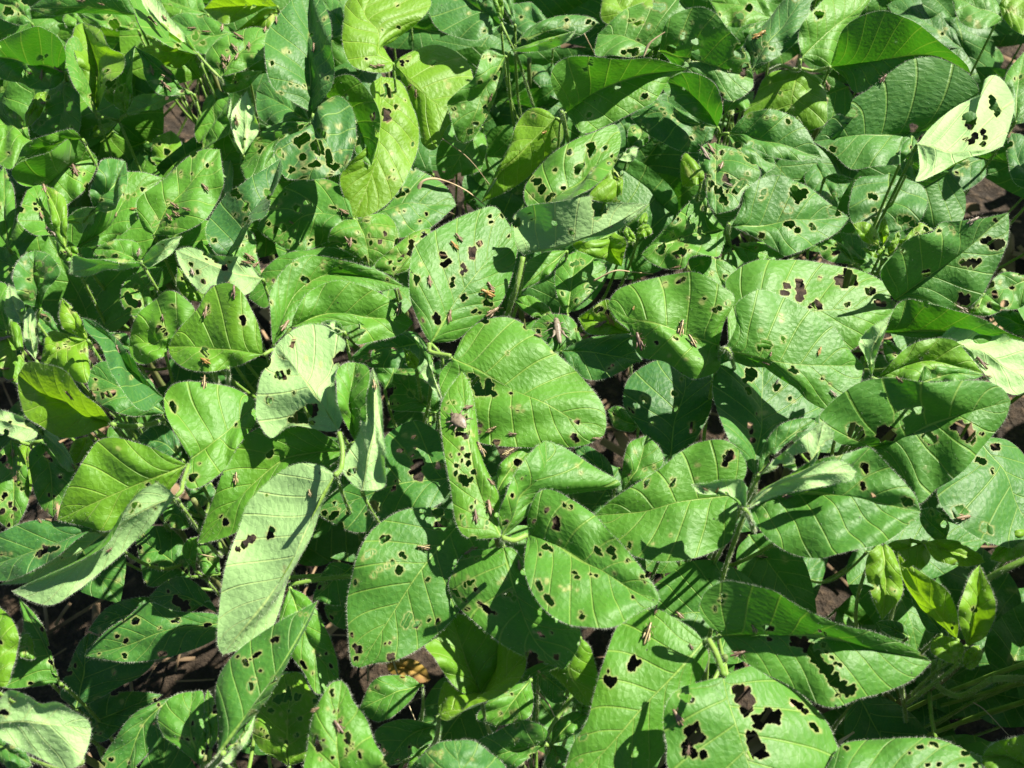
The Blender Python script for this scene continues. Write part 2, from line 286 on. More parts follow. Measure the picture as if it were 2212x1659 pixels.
21;660,690;560,620;430,430;600,580 480,420;600,700 480,560;3,0,0,0;.5;;
21;1120,602;850,620;548,690;900,600 700,570 580,555;1100,640 850,662 650,712;7,0,1,-1;.4;u;
21;1125,612;1250,540;1432,398;1150,540 1250,440;1180,642 1300,580 1390,490;7,1,1,0;.4;u;
21;1112,590;900,510;720,500;1090,460 900,430;950,602 780,560;4,0,0,0;.42;;910,550,18 800,590,36 770,570,24
21;320,965;280,730;270,512;200,920 98,750 120,640 200,540;340,900 462,700 450,620 380,540;6,2,1,1;.25;r4;320,620,22 280,700,20 330,740,20 230,740,16 390,660,18
21;692,1215;590,1060;490,885;600,1180 500,1120 468,1000;650,1080 590,980;5,1,0,0;1;;
21;690,1220;500,1290;318,1400;560,1180 390,1145 340,1290;700,1350 690,1550 520,1500;2,0,0,0;.95;;
21;190,1085;120,960;70,780;90,1060 40,960 60,820;200,980 140,820;5,0,0,0;.3;u;
21;282,1380;240,1180;230,962;195,1250 195,1050;298,1200 270,1000;5,1,0,0;.35;u;
21;490,1200;380,1100;278,1010;400,1020 320,980;440,1240 320,1220;1,0,0,0;.15;;
21;195,1400;60,1200;-100,1080;150,1100 -20,980;150,1560 -20,1450;2,0,0,0;.5;;150,1315,22 200,1330,14
21;200,720;80,620;-80,540;140,560 0,480;140,760 -20,760;1,0,0,0;.4;;
21;60,1150;0,960;-60,760;90,960 50,780;-60,1080 -120,880;3,0,0,0;.5;;
21;810,1135;700,1040;610,945;830,1000 720,930;720,1120 620,1060;-3,0,0,0;.45;;
21;1040,1290;930,1220;815,1165;1000,1170 880,1155;980,1320 860,1250;0,0,0,0;.3;;930,1195,18
21;1480,1185;1260,1220;1022,1260;1532,1000 1440,870 1330,833 1220,900 1100,1000 1040,1150;1340,1260 1300,1340 1220,1392 1080,1390 1030,1330;4,-1,1,0;.58;r1;1240,1140,18 1290,1130,22 1265,1078,10 1310,1170,18 1255,1110,14
21;2078,1332;1800,1295 1600,1275;1328,1268;2060,1200 2000,1020 1920,850 1830,773 1700,790 1620,860 1560,970 1400,1150;1900,1402 1700,1462 1550,1462 1430,1420 1350,1340;6,-1,1,0;.6;r0;1640,955,22 1640,985,18 1915,1050,30 1920,1085,22 1615,1300,28 1630,1330,22
21;1170,1010;1130,850;1285,640;1050,1025 958,900 1000,740 1120,670;1230,850 1270,720;0,0,0,0;.42;r1;1005,870,32 1030,920,34 1080,930,34 1080,800,24 1200,810,22 1205,850,16 1120,715,14 1150,710,10
21;2075,732;1780,660;1388,508;1950,600 1700,540 1500,488;1940,855 1700,790 1610,850 1500,740 1420,620;6,0,0,0;.2;ur2;1510,620,22 1560,680,22 1610,750,22 1775,650,26 1690,570,14 1520,690,14
21;1590,920;1490,780;1400,640;1480,890 1400,780;1620,840 1510,720;3,0,0,0;.65;;
21;1800,552;1900,400 2050,220;2215,-215;1700,530 1635,400 1640,250 1700,120 1800,40 1900,0 2000,-70 2120,-150;1830,535 1990,300 2075,230 2110,100 2200,-20 2235,-130;6,1,0,3;.15;r1;1850,50,34 1890,80,24 1945,150,20 1940,185,24 1860,230,20 1690,430,22 2110,50,26 2130,90,20
21;1400,480;1700,440;2065,700;1500,330 1640,270 1980,370 2030,550;1600,560 1800,620;3,-1,0,0;.3;;
22;830,252;560,215 350,310;205,440;800,130 700,-10 520,-60 300,0 150,180 82,330 150,402;740,350 620,440 430,512 290,490;2,-1,0,-1;.25;r2;240,350,40 270,330,30 460,130,24 390,175,30 685,170,16 650,165,11 330,440,14 370,355,12 415,455,10 155,290,20 300,60,15 175,310,14
22;860,255;1100,172 1350,145;1645,150;980,160 1100,-30 1200,-150 1400,-110 1560,0;1000,225 1180,392 1350,380 1500,280;1,-1,0,0;.22;r1;1190,15,26 1215,60,26 1255,35,20 1180,70,14 1160,65,10 1410,220,14 1360,280,14 1155,225,8 1230,290,8 1300,-130,18
22;862,268;930,430;965,645;760,270 660,350 648,440 740,490 860,560;1000,222 1110,230 1170,320 1192,440 1110,560;3,-1,0,0;.52;sr3;865,365,14 955,395,15 700,455,20 725,475,18 840,435,18 1045,440,20 970,450,16 1050,340,12 930,575,24 900,585,16 985,330,9 850,495,8 1010,495,8
22;1150,712;1280,540;1442,335;1000,640 1100,530 1250,400 1350,352;1280,640 1290,560 1340,480 1430,400;2,0,0,0;.52;sr4;1290,440,24 1285,480,26 1275,530,22 1200,580,20 1220,560,16 1115,605,20 1320,400,9 1340,465,14 1375,400,11 1400,380,10
22;870,560;500,600;5,885;640,487 350,520 150,640 40,790;650,640 300,750 150,960;1,-1,0,0;.3;r1;
22;195,1262;380,850 700,690;1235,795;180,1000 176,850 270,680 400,570 540,553 800,600 1050,680;340,1120 600,950 950,850;4,0,1,0;.42;r1;440,735,26 465,750,24 735,600,12 185,920,14 730,650,14
22;340,1115;620,1010 1000,1040;1308,1080;360,1030 450,880 560,790 720,752 930,800 1080,870 1200,970;480,1110 700,1115 930,1105 850,1242 1000,1222 1200,1170;7,-1,1,0;.42;r0;900,1150,28 870,1180,20
22;760,1150;680,1120;580,1085;720,1080 640,1065;700,1160 620,1120;8,0,0,0;.5;u;
# ---- centre big leaf pair
22;1440,1240;1700,830;2090,350;1370,1100 1285,900 1278,640 1330,470 1500,340 1800,200 1960,172;1640,1220 1830,1060 1990,930 2080,700 2122,460 2080,290;7,0,1,-1.4;.36;r0;1540,545,30 1575,600,32 1545,620,26 1770,510,34 1775,560,28 1830,455,24 1700,630,20 1690,685,22 1720,670,14 1615,735,20 1615,780,22 1490,1035,32 1500,1070,26 1705,885,28 1880,920,26 1915,935,22 1790,990,24 1830,1000,14 1920,285,22 1910,240,16 2060,395,12 2005,235,16 1330,730,30 1325,770,16 1365,620,14 1380,1060,14
32;1615,-110;2180,170;2812,500;1700,-270 1850,-390 2050,-430 2230,-340 2400,-160 2600,0 2790,230 2830,400;1520,20 1540,220 1640,400 1850,560 2250,600 2640,580;7,-1,0,-1;.4;r1;1800,60,40 1810,120,42 1830,160,38 1760,30,24 1905,90,34 1900,150,38 1940,170,24 1825,420,26 1825,470,20 1960,555,28 2600,395,22 2575,510,26 2600,540,22 2050,-150,14 2410,-160,12
32;1440,-150;1460,20;1535,235;1370,0 1470,140;1310,-270 1380,-250 1450,-60;8,-1,0,0;.3;u;
# ---- pale folded cluster
32;715,462;560,220 400,0;222,-215;600,465 350,425 180,518 60,330 95,80 160,-60;748,350 710,150 690,0 775,-205 700,-290 600,-360 450,-365 320,-305;8,0,-1,0;.6;ur1;450,330,70 500,300,50 400,370,40 340,380,26 510,400,22 170,225,32 250,20,36 280,40,26 320,0,18 355,-225,18 365,-260,14 345,-200,14 460,-110,14 440,-240,9 575,-70,9 575,-50,9 730,-120,44 690,-90,26
32;850,555;800,250;850,-75;745,350 700,100 705,-10 770,-68;910,450 940,200 960,10 930,-50;7,2,1,1;.52;r0;865,25,12
32;900,935;980,500 1000,150;985,-30;830,885 748,770 800,610 885,450 930,200 950,60;1040,925 1092,860 1072,500 1055,250 1025,60;9,1,-1,0;.62;ur0;800,795,20 830,785,20 850,770,14
32;790,622;500,640 200,740;-400,1355;640,520 450,418 250,412 80,450 -80,560 -200,800 -330,1150;600,780 250,1000 -100,1260 -300,1340;5,-2,1,0;.55;r0;165,655,24 185,640,20 -175,1190,26 -180,1170,18 -215,1140,14
32;690,808;630,930 470,1230 290,1600;-200,2235;560,738 380,733 200,850 0,1040 -80,1250 -180,1550 -235,1900 -240,2150;650,920 550,1100 470,1290 400,1480 335,1660 270,1850 110,2120;9,-3,0,-2;.62;ur0;150,970,12 170,1290,32 190,1250,28 10,1325,32 -30,1365,30 -80,1400,24 40,1310,24 285,1570,9 288,1540,8
32;1660,832;1300,870 1000,950;535,1112;1610,600 1400,400 1250,385 1080,520 1000,800 700,930;1500,1050 1150,1200 870,1268 690,1200;1,-1,0,0;.18;r2;1340,730,50 1320,790,48 1350,830,40 1510,740,28 1550,745,22 690,1040,18 690,1120,28 660,1150,24 605,1115,24 1000,1050,32 1030,1085,22 1310,510,24 1240,500,14 1200,620,24 1225,625,14 1290,655,22 1320,600,12 935,1120,12
32;1500,325;1300,180;1150,10;1300,315 1140,295 1120,200;1530,230 1400,60;-2,0,0,0;.35;r4;1290,170,30 1100,180,20
22;1420,1250;1150,1270;800,1370;1300,1150 1000,1200;1350,1420 1000,1430;-1,0,0,0;.3;r2;980,1330,34 1000,1390,20 1150,1300,26
22;1330,1450;1290,1370;1222,1278;1260,1420 1240,1340;1350,1380 1290,1310;2,2,0,0;1;;
32;1500,20;1350,0;1160,10;1400,-120 1250,-100;1450,100 1250,110;-3,0,0,0;.25;r3;
32;1080,140;1150,-20;1100,-200;1000,0 980,-160;1240,60 1240,-120;-4,0,0,0;.3;;
# ---- centre lower (bug leaflet group)
32;2000,1310;1860,1010 1750,640;1690,-5;1740,1310 1650,1200 1600,900 1550,620 1520,300 1560,180;1980,1000 1920,850 1850,660 1800,330 1740,80;8,.5,0,-.5;.42;r1;1690,600,22 1735,660,26 1740,720,24 1650,740,24 1690,840,36 1720,880,30 1640,800,20 1690,1150,28 1710,1200,24 1800,1025,14 1765,1070,18 1890,1190,16 1880,1230,12 1720,500,30 1650,490,18 1725,360,14 1670,650,14 1690,700,16 1600,660,14 1580,240,12 1625,240,16 1560,290,12 1780,790,24 1760,850,20
33;45,1305;200,1000 380,750;395,540;20,1090 90,930 200,750 300,610;290,1090 500,930 800,920 985,885 830,775 690,680 550,600;7,1,1,-1;.5;r0;130,975,22 640,740,11 670,795,11 70,1190,26 205,840,8
33;-10,1000;120,760;340,565;0,820 60,700 200,600;150,900 270,700;5,0,0,0;.55;;170,715,34
32;1730,1120;1350,1590 1130,1930;880,2335;1560,1078 1250,1080 1000,1230 880,1420 815,1650 785,1820 795,2070 820,2300;1900,1350 1780,1680 1650,1910 1400,2150 1170,2275 1000,2300;5.4,-1,.6,-.8;.33;r1;1070,1320,32 1100,1310,26 960,1435,26 935,1450,20 985,1420,18 905,1480,11 1215,1440,24 1240,1465,16 1145,1500,22 1115,1525,16 1090,1535,14 1195,1565,34 1040,1560,18 1000,1600,18 980,1615,12 850,1660,20 1260,1955,40 1240,2000,30 1275,1920,24 1345,1985,22 1325,2010,18 1430,1955,18 1500,1970,26 1420,1640,18 820,2075,16 870,2190,32 840,2160,16 855,2265,22 1130,2255,34 1540,1200,40 1500,1210,30 1590,1190,26 1510,1110,36 1470,1110,22
33;60,1380;130,1670 300,2110;545,2350;-80,1400 -250,1430 -370,1640 -355,1760 -260,1900 -60,2060 170,2220;160,1420 450,1900 660,2020 640,2190;6.4,-1,-.6,0;.45;r2;-215,1665,20 -245,1680,18 -180,1650,14 -330,1600,10 -160,1720,20 -330,1735,18 -300,1760,18 -250,1800,18 -225,1870,20 -130,1830,24 -80,1860,32 -60,1890,26 -10,1905,16 70,1760,18 110,1750,26 140,1790,20 280,2260,50 330,2300,36 480,2250,26
33;255,1285;520,1390 860,1590;1275,1835;250,1150 330,960 430,928 600,1010 720,1100 850,1220 1050,1430 1200,1620 1285,1770;225,1500 250,1650 370,1855 560,2010 750,2030 950,2000 1120,1900;7,2.5,0,1;.3;r1;480,1170,30 475,1220,34 400,1090,20 300,1180,16 540,1050,22 590,1070,20 390,1380,26 430,1400,20 350,1440,14 800,1410,30 830,1440,16 500,1350,18 910,1410,34 935,1460,20 1040,1490,18 620,1585,18 640,1620,20 750,1600,14 790,1610,16 935,1590,12 1160,1620,12 1175,1660,10 330,1660,28 350,1710,24 410,1790,36 440,1830,22 680,1935,24 670,1900,14 1080,1780,14
# ---- left middle
31;890,412;500,240 250,110;142,20;760,270 640,140 500,10 380,-50 230,-78;720,472 480,512 330,430 200,340 148,180;5,0,3,0;1;r0;
31;300,458;80,400;-160,320;200,370 0,300;285,512 190,542 50,500 -60,450;5,0,0,0;.4;u;80,395,14 50,480,24
31;310,450;470,600;600,775;420,480 545,640;380,590 520,770;4,-1,1,0;.35;u;
31;330,540;400,800;420,1148;235,650 260,900 330,1070;520,760 600,800 480,1040;2,-1,0,0;.4;r2;370,660,26 395,690,20 385,970,14 480,820,22 485,900,10 510,740,16
31;85,535;110,850;100,1270;0,640 -80,900 -20,1150;150,600 225,800 215,1050;2,-1,0,0;.45;r2;30,690,32 60,740,18 125,840,26 150,880,18 180,920,18 40,970,24 20,1000,16 80,1045,20 115,1080,18 20,1100,26 95,1140,14 70,1210,14
31;220,560;200,800;140,1100;150,600 130,900;260,700 240,950;-1,0,0,0;.8;;
31;690,515;650,620;580,730;590,540 550,640;740,570 690,680;2,0,0,0;.9;;
31;1480,730;1150,860 800,1010;452,1170;1300,648 1100,570 900,518 780,550 690,660 560,870 480,1050;1320,950 1000,1180 830,1255 640,1212;6,-1,1,-1;.6;r0;935,605,12 1170,890,18
31;1388,990;1200,1060 950,1210 640,1510;92,1732;1330,930 1240,880 1100,950 1000,1080 930,1230 840,1360 640,1480 400,1590 200,1680;1300,1090 1200,1210 1080,1320 950,1450 750,1610 600,1730 430,1835 280,1820;8,-2,1,-1;.4;ur0;1055,1055,18 1075,1040,16 1105,1060,12 1040,1100,16 1225,1075,12
31;735,1240;400,1370;-160,1570;500,1178 250,1180 0,1270 -100,1350;600,1340 400,1490 150,1605 0,1645;4,-1,0,1;.15;r1;320,1430,30 360,1400,30 410,1400,30 460,1385,14
31;860,1258;560,1450;0,1680;600,1290 460,1440 200,1560;700,1370 500,1600 250,1660;3,-1,1,-1;.4;u;
31;1505,690;1760,500;2028,238;1420,550 1320,360 1300,210 1350,115 1450,78 1600,83 1850,130;1455,850 1500,922 1620,885 1780,760 1900,560 2015,400;6,-1,1,0;.42;r0;1360,255,26 1375,290,28 1865,415,13 1575,725,12 1520,835,30 1550,815,18
31;1298,210;1050,-20 900,-230;648,-432;1200,120 1080,-80 980,-160 900,-280 760,-392;1150,300 1000,200 900,40 800,-200 680,-330;5,1,1,2;.15;r0;1040,40,14
31;1312,330;1000,150;700,0;1200,80 1000,-60 800,-80;1030,342 800,260 700,120;2,0,0,0;.2;r0;830,180,34 875,175,30 900,165,20 755,60,13 750,100,11 740,130,11 770,135,11 735,190,24 770,250,14 720,170,18
31;1440,690;1280,560;1080,530;1400,520 1250,400;1300,690 1150,600;-3,0,0,0;.12;;
31;1500,1620;1300,1450;1065,1300;1480,1400 1350,1240 1180,1220;1180,1690 1110,1500;-6,0,0,0;.15;r5;
31;1300,1200;1380,1120;1500,1220;1290,1080 1420,1020;1360,1230 1450,1240;-5,0,0,0;.4;;
31;1640,1180;1540,1120;1440,1040;1600,1060 1500,1020;1560,1250 1460,1160;-6,0,0,0;.2;;
31;1540,1570;1500,1440;1560,1300;1440,1430 1480,1330;1550,1470 1560,1400;-5,0,0,0;.45;;
31;1740,1590;1640,1480;1545,1350;1720,1440 1640,1370;1620,1600 1560,1480;-6,0,0,0;.35;;
31;1660,880;1520,980;1450,900;1700,960 1580,1060;1560,900 1480,860;-5,0,0,0;.2;;
# ---- bottom left
41;1725,440;1450,300;1172,310;1600,250 1450,150 1300,195;1650,340 1500,430 1300,400;-4,-1,0,0;.25;r0;1400,340,44 1460,380,44 1330,265,16
41;1300,400;1000,450;695,570;1150,308 850,390;1200,430 1000,520 800,600;-6,0,0,0;.15;;840,470,10
41;1778,512;1400,560 1000,690;663,775;1700,448 1400,420 1150,352 1000,460 850,570;1700,640 1500,720 1250,795 1000,822 850,805;-2,-1,0,0;.22;r1;1370,500,16 1405,495,22 1060,495,28 1090,500,22 980,490,14 995,655,20 1630,530,18 1655,525,14 985,770,20 1270,760,24 1300,755,18 1750,540,24
41;600,1190;660,900;700,590;488,1090 530,900 620,680;760,1120 950,1020 1150,900 1215,790 1000,700;-7,0,0,0;.12;r1;770,1125,28
41;660,1400;850,1250;1280,1080;600,1200 800,1080 1100,1060;800,1450 1000,1300;-9,0,0,0;.12;r2;
41;-120,1325;250,1300;722,1350;50,1050 200,1078 320,1150 450,1140 600,1228 690,1280;0,1410 200,1510 450,1660 600,1650 690,1500;9,-1,1,-1;.5;ur0;90,1125,20 110,1135,14 20,1215,26 50,1230,22
41;-60,1450;90,1530;255,1640;60,1420 180,1500;0,1600 120,1680;4,0,0,0;.2;;
41;-100,1010;-20,750;-30,370;60,990 140,650 90,480;-150,800 -120,500;3,0,0,0;.62;;
41;470,990;330,650;148,310;40,1020 60,850 180,560;420,800 330,520;-4,0,0,0;.28;;240,990,16
41;120,750;200,700;280,790;150,640 230,600;180,790 250,800;-3,0,0,0;.5;;
41;1400,1085;1130,1320;960,1780;1200,1150 1040,1250 930,1400 800,1640;1300,1350 1200,1510 1060,1660;1,-1,0,0;.4;r1;880,1590,20 1120,1325,9 1215,1310,10
41;1590,1650;1500,1350;1520,1055;1450,1530 1290,1400 1245,1250 1330,1120 1430,1070;1630,1450 1615,1250 1600,1060;2,0,0,0;.38;;
41;1660,1520;1650,1300;1640,1040;1620,1350 1610,1150;1720,1400 1700,1150;2,0,0,0;.38;;
42;-252,1572;0,1225 200,950 380,650;550,338;-235,1400 -252,1020 -130,800 100,600 300,470 450,395;-40,1320 100,1150 300,800 470,530;7,1,-1,-2;.22;r1;-20,830,26 -30,800,16 20,800,12 60,770,20 90,750,18 20,1010,30 45,960,22 20,1040,20 200,650,22 230,640,20 100,890,14
42;-230,1580;-100,1450;60,1230;-160,1540 0,1350;-150,1620 0,1440 50,1300;6,0,0,0;.4;u;
42;330,235;480,650;722,992;480,320 640,620 700,800;250,450 300,700 440,900 550,1072;2,-1,0,0;.4;r1;430,830,20 445,860,16 655,855,16 620,755,14
42;835,60;680,180;510,330;650,40 540,240;830,320 690,372 580,345;-5,0,0,0;.2;;
42;860,360;720,420;600,400;760,340 640,350;830,480 760,560 650,500;-8,0,0,0;.3;;660,465,18
42;320,1645;310,1250;380,898;100,1510 25,1350 90,1130 250,940;460,1590 545,1400 545,1130 480,1020 430,925;-2,0,0,0;.68;sr2;310,1090,44 240,1115,36 390,1100,30 180,1205,26 410,1270,18 130,1370,12 150,1410,18 385,1400,18 65,1280,9 530,1130,24
42;780,2050;700,1400;740,968;460,1750 468,1500 508,1270 590,1090 660,990;1130,1750 1000,1450 930,1270 830,1130 790,1030;8,1,0,0;.6;r2;535,1420,22 545,1460,28 560,1510,28 595,1440,12 660,1050,18 668,1080,16 790,1400,28 785,1440,26 780,1520,16 885,1530,16 885,1565,18 570,1590,12 828,1465,10 690,1320,10
42;1845,1120;1720,800;1600,430;1690,1060 1560,920 1480,810 1395,690 1450,560;1910,1050 1975,680 1800,480;1,1,1,0;.72;r0;
42;1500,1255;1850,1120;2192,760;1505,1100 1560,965 1700,1060 1840,1125 1915,1040 1985,650;1590,1278 1800,1180 2000,1070 2150,950 2195,850;2,1,-2,1;.82;r0;
42;1370,1000;1130,1080;875,1200;1250,930 1000,960;1250,1160 1050,1290 930,1250;-7,0,0,0;.3;;
42;1495,1325;1280,1400;1080,1645;1300,1278 1150,1290 1000,1390;1485,1425 1370,1490 1200,1610;-3,-1,0,0;.4;;
42;1720,2050;1680,1700;1630,1442;1310,1680 1380,1560 1500,1465;2040,1680 1900,1530 1780,1450;8,0,-1,-1;.1;;1440,1535,10 1770,1590,8 1450,1640,12
42;1500,1480;1420,1600;1250,1720;1400,1480 1280,1600;1540,1560 1400,1700;-5,0,0,0;.4;;
43;392,1470;150,1520;-140,1590;410,1380 330,1298 200,1287 0,1370 -150,1460;300,1550 100,1700 -100,1750;1,-1,1,0;.32;;
43;440,1470;560,1330;745,1198;455,1330 580,1225;550,1435 700,1300;0,0,0,0;.4;;
43;450,1480;500,1600;610,1760;390,1620 470,1750;530,1490 620,1600;0,-1,0,0;.3;;490,1600,20
43;275,960;150,1110;0,1330;100,1030 -20,1090 -150,1260;290,1180 240,1270 100,1310;-2,0,0,0;.42;;35,1230,16
43;340,910;470,1000;610,1120;450,880 600,980;340,1010 440,1140 560,1130;-4,0,0,0;.35;r4;
43;665,630;580,860 660,1040;748,1172;560,840 418,895 560,1040 680,1150;740,700 795,880 812,960 790,1100;4,-2,-1,0;.7;r0;
43;620,1180;690,1170;760,1200;650,1150 730,1150;660,1210 740,1220;0,0,0,0;.6;;
# ---- bottom centre / right
43;1640,660;1400,930 1150,1190 900,1480;480,1920;1560,570 1400,470 1260,402 1050,440 960,540 895,700 835,870 770,1100 720,1290 610,1470 550,1650;1680,800 1550,1100 1400,1400 1200,1700 900,1950;6,-1,0,-1;.38;r0;1085,800,30 1075,850,38 1110,830,34 1130,820,22 1060,880,22 885,890,12 890,905,12 880,960,34 920,970,34 905,1000,28 680,1425,18 705,1410,16 670,1600,10
43;1795,940;1860,1200 1960,1500;2120,2060;1600,985 1450,1030 1360,1130 1322,1270 1350,1480 1400,1700;1900,890 2050,858 2210,900 2400,1080 2560,1230 2660,1400 2710,1700;9,-1,0,-2;.36;r0;1470,1090,28 1510,1110,34 1550,1120,22 1530,1380,54 1580,1340,40 1610,1420,46 1520,1470,50 1560,1540,40 1640,1560,36 1480,1540,24 1920,1040,52 1960,1080,60 2000,1130,56 1980,1190,50 1930,1110,46 2010,1410,46 2050,1470,70 2100,1540,52 2020,1540,40 2140,1250,60 2200,1260,50 2080,1300,50 2050,1260,30 2230,1225,30 2350,1140,30 2400,1170,34 2440,1210,30 2500,1320,26 2540,1360,26
44;-180,610;250,600 740,650 1150,740;1482,818;-270,540 -342,420 -300,280 -160,188 0,190 240,240 400,350 560,450 780,540 1000,578 1200,650 1370,730;-50,780 150,900 350,1000 540,1130 700,1182 900,1110 1100,1060 1330,960;8,-1,2.5,-.5;.36;r0;400,660,40 450,670,44 500,710,48 560,780,50 610,840,50 660,890,50 710,960,52 770,1020,50 830,1060,40 860,1030,34 480,640,24 630,690,24 650,740,18 690,790,22 720,830,14 760,845,18 170,550,24 215,555,26 600,575,14 640,600,16 -160,300,24 -180,340,26 -230,400,20 740,1085,18 700,1120,10 1410,760,14 200,640,18
33;1900,970;1500,1020 1170,1100;770,1135;1980,760 1900,600 1790,538 1600,560 1480,620 1300,760 1100,890 930,1000 830,1085;1900,1160 1850,1330 1700,1420 1500,1482 1300,1497 1150,1470 1030,1420 930,1330 860,1240;6,-1,1,0;.36;r0;1850,640,32 1830,680,36 1810,730,26 1870,670,18 1590,735,13 1190,865,20 1185,895,18 1400,850,18 1395,890,20 1060,1360,18 1048,1390,16 1380,1290,11 1585,840,9 1240,1358,9
33;1000,945;1120,760;1190,502;988,850 1020,650 1060,560;1200,850 1315,720 1290,600;2,1,0,0;.48;r0;1175,770,12 1250,740,10 1250,762,9 1050,810,9 1100,630,10
33;1380,665;1410,400 1490,150;1500,-120;1250,600 1100,400 1008,250 1050,50 1250,-80;1550,560 1690,300 1710,50 1640,-60;0,0,0,0;.06;r0;1160,205,18 1190,220,18 1050,290,14 1080,310,16 1545,415,24 1550,460,26 1465,55,13 1410,170,26 1420,290,18 1235,405,16
34;85,812;130,400 155,120;120,-260;-60,640 -160,470 -222,250 -235,40 -150,-180;200,600 400,430 580,350 590,230 500,50 350,-150;3,0,1,-1;.2;r1;45,420,26 60,470,20 70,540,22 360,210,18 385,225,16 30,140,24 45,165,16 250,130,28 280,110,18 50,20,50 10,60,26
34;110,805;300,560;565,362;130,650 250,450 400,375;230,660 400,520 545,410;5,1,0,0;.35;;
34;120,812;300,745 540,680;628,388;250,690 400,560 540,460;300,762 480,785 570,700 600,610 705,510;9.5,2,0,0;.62;ur0;440,690,48 480,690,48 465,740,46 290,750,26 605,600,13 660,580,30 690,550,20
34;20,1085;280,890 550,820;885,785;100,970 270,865 430,790 600,718 780,705;150,1015 300,965 500,925 700,885 850,850;11,1,.5,-.5;.6;ur0;
34;20,1085;-180,950;-412,890;0,870 -150,850 -300,880;-50,1005 -150,970 -350,960;10,0,.5,0;.55;ur0;
34;40,1062;430,960 900,1000;1398,1105;200,900 500,750 780,640 980,600 1170,770 1250,850 1345,970;85,1180 200,1340 400,1430 650,1447 900,1412 1100,1352 1325,1190;8,1.5,1.5,0;.3;r0;950,740,30 960,780,28 935,890,24 945,920,18 1020,975,18 1265,1010,30 1300,1030,36 620,640,40 680,620,34 740,640,26 1330,1190,16 175,1135,9
34;980,600;1300,490 1700,340;2108,230;750,560 600,380 700,230 900,90 1100,58 1400,85 1700,70 1900,75 2040,130;1180,780 1380,1032 1500,930 1650,860 1750,770 1850,640 1950,520 2065,370;6,2.5,2.2,-1;.34;r0;860,460,54 900,480,56 920,510,34 1090,490,50 1150,500,46 1110,460,40 1185,430,26 1215,400,34 1220,350,34 1260,320,30 1300,315,20 1370,300,30 1400,300,24 1445,510,38 1500,530,38 1470,540,34 1700,430,56 1750,470,60 1790,520,46 1880,490,18 800,680,14
34;1850,500;1900,600 2050,800 2180,1080;2360,1400;1750,720 1558,910 1580,1060 1700,1215 1900,1342 2150,1392;2100,550 2300,800 2460,1100;3,-1,1.2,-1;.2;r0;1690,1090,44 1730,1110,40 1690,1130,30 1870,700,26 1900,710,20 1840,690,18 1975,590,28 2000,590,26 1960,770,14 1965,800,13 1900,1230,36 1950,1250,30
34;1600,1310;1480,1200;1390,1090;1620,1200 1500,1080;1500,1320 1400,1200;0,0,0,0;.3;r5;1480,1110,20 1580,1200,30
34;1420,1338;1650,1420;1905,1505;1650,1328 1850,1430;1480,1450 1545,1502 1750,1535;1,0,0,0;.92;;
34;1420,1340;1250,1400;1100,1390;1330,1320 1200,1330;1480,1460 1350,1600 1200,1550;-1,0,0,0;.85;;
34;2300,1250;2130,1350;1940,1480;2150,1250 2000,1380;2260,1420 2060,1500;2,0,0,0;.85;;
44;1090,-130;1120,200;1090,490;1000,-60 960,80 1010,300;1180,-50 1245,150 1240,300;2,-1,0,0;.85;;
44;1685,635;1540,450 1400,280;1215,-40;1540,510 1370,350 1260,180;1695,500 1640,320 1560,215 1400,115 1290,40;1,2,-1,1;1;;
44;1765,695;1830,400;1862,55;1700,500 1740,250 1800,120;1900,620 1990,450 1950,250 1900,140;2,2,1,1;.9;;
44;1705,835;1600,730;1485,635;1600,820 1480,740;1730,690 1600,618;2,0,0,0;.95;;
44;1730,850;1830,790;1860,690;1740,760 1800,700;1800,880 1880,790;1,0,0,0;.95;;
44;1560,600;1420,400;1290,160;1440,560 1330,330;1560,420 1420,220;-3,0,0,0;.3;;
44;1300,620;1180,560;1050,510;1250,520 1120,490;1240,640 1100,580;-5,0,0,0;.15;;
44;560,1840;1300,1690;2065,1662;748,1505 850,1450 1100,1428 1350,1428 1550,1448 1780,1530 1950,1600;1000,1930 1700,1850;8,0,-1,-2;.3;r0;1480,1470,22 1520,1480,22 1385,1495,20 1410,1490,14 810,1500,20 1735,1545,24 1770,1540,14 1310,1540,13 1540,1630,22 1450,1635,18 1720,1640,18 1830,1640,24
44;2320,1720;2100,1570;1878,1570;2250,1420 2050,1438 1950,1480;2100,1750 1900,1650;8,0,1,0;.7;r0;
# ---- upper right trifoliate
23;1760,1262;1400,1130 1050,1040;884,940;1800,1080 1885,900 1780,800 1600,690 1450,680 1250,720 1000,800 925,860;1750,1450 1600,1522 1500,1500 1330,1388 1150,1352 1080,1250 1060,1150 950,1050;7,0,1,-1;.48;r0;1440,755,22 1475,735,22 1335,775,22 1625,915,16 1645,890,16 1730,980,26 1770,965,20 1830,925,18 1270,1235,15 1272,1250,11 1410,1200,14 1430,1210,12 1370,1340,10 1500,1370,11 1520,885,10
23;1080,1162;850,1080;645,1040;1000,1060 890,900 750,970;900,1172 730,1165;4,0,1,0;.72;r0;880,1000,20 820,970,28 790,985,22
23;705,1305;500,1150;285,1120;600,1050 430,1012 330,1060;600,1300 430,1300 300,1170;2,0,0,0;.36;r0;410,1085,13 640,1135,14 660,1120,13 335,1150,22
23;510,1305;800,1320;1155,1385;700,1208 900,1178 1080,1185;640,1490 800,1535 1000,1460 1090,1400;3,0,0,0;.08;r0;890,1445,16 920,1425,16
23;225,545;500,470 830,360;1195,143;158,480 138,270 200,190 450,135 740,85 870,135 1000,133;430,502 840,388 1060,275;7,1,2,-1;.2;ur0;820,190,56 800,130,40 860,170,26 790,250,24 265,220,14 290,260,16 460,290,22 470,300,16 165,290,34 590,355,16 605,375,14
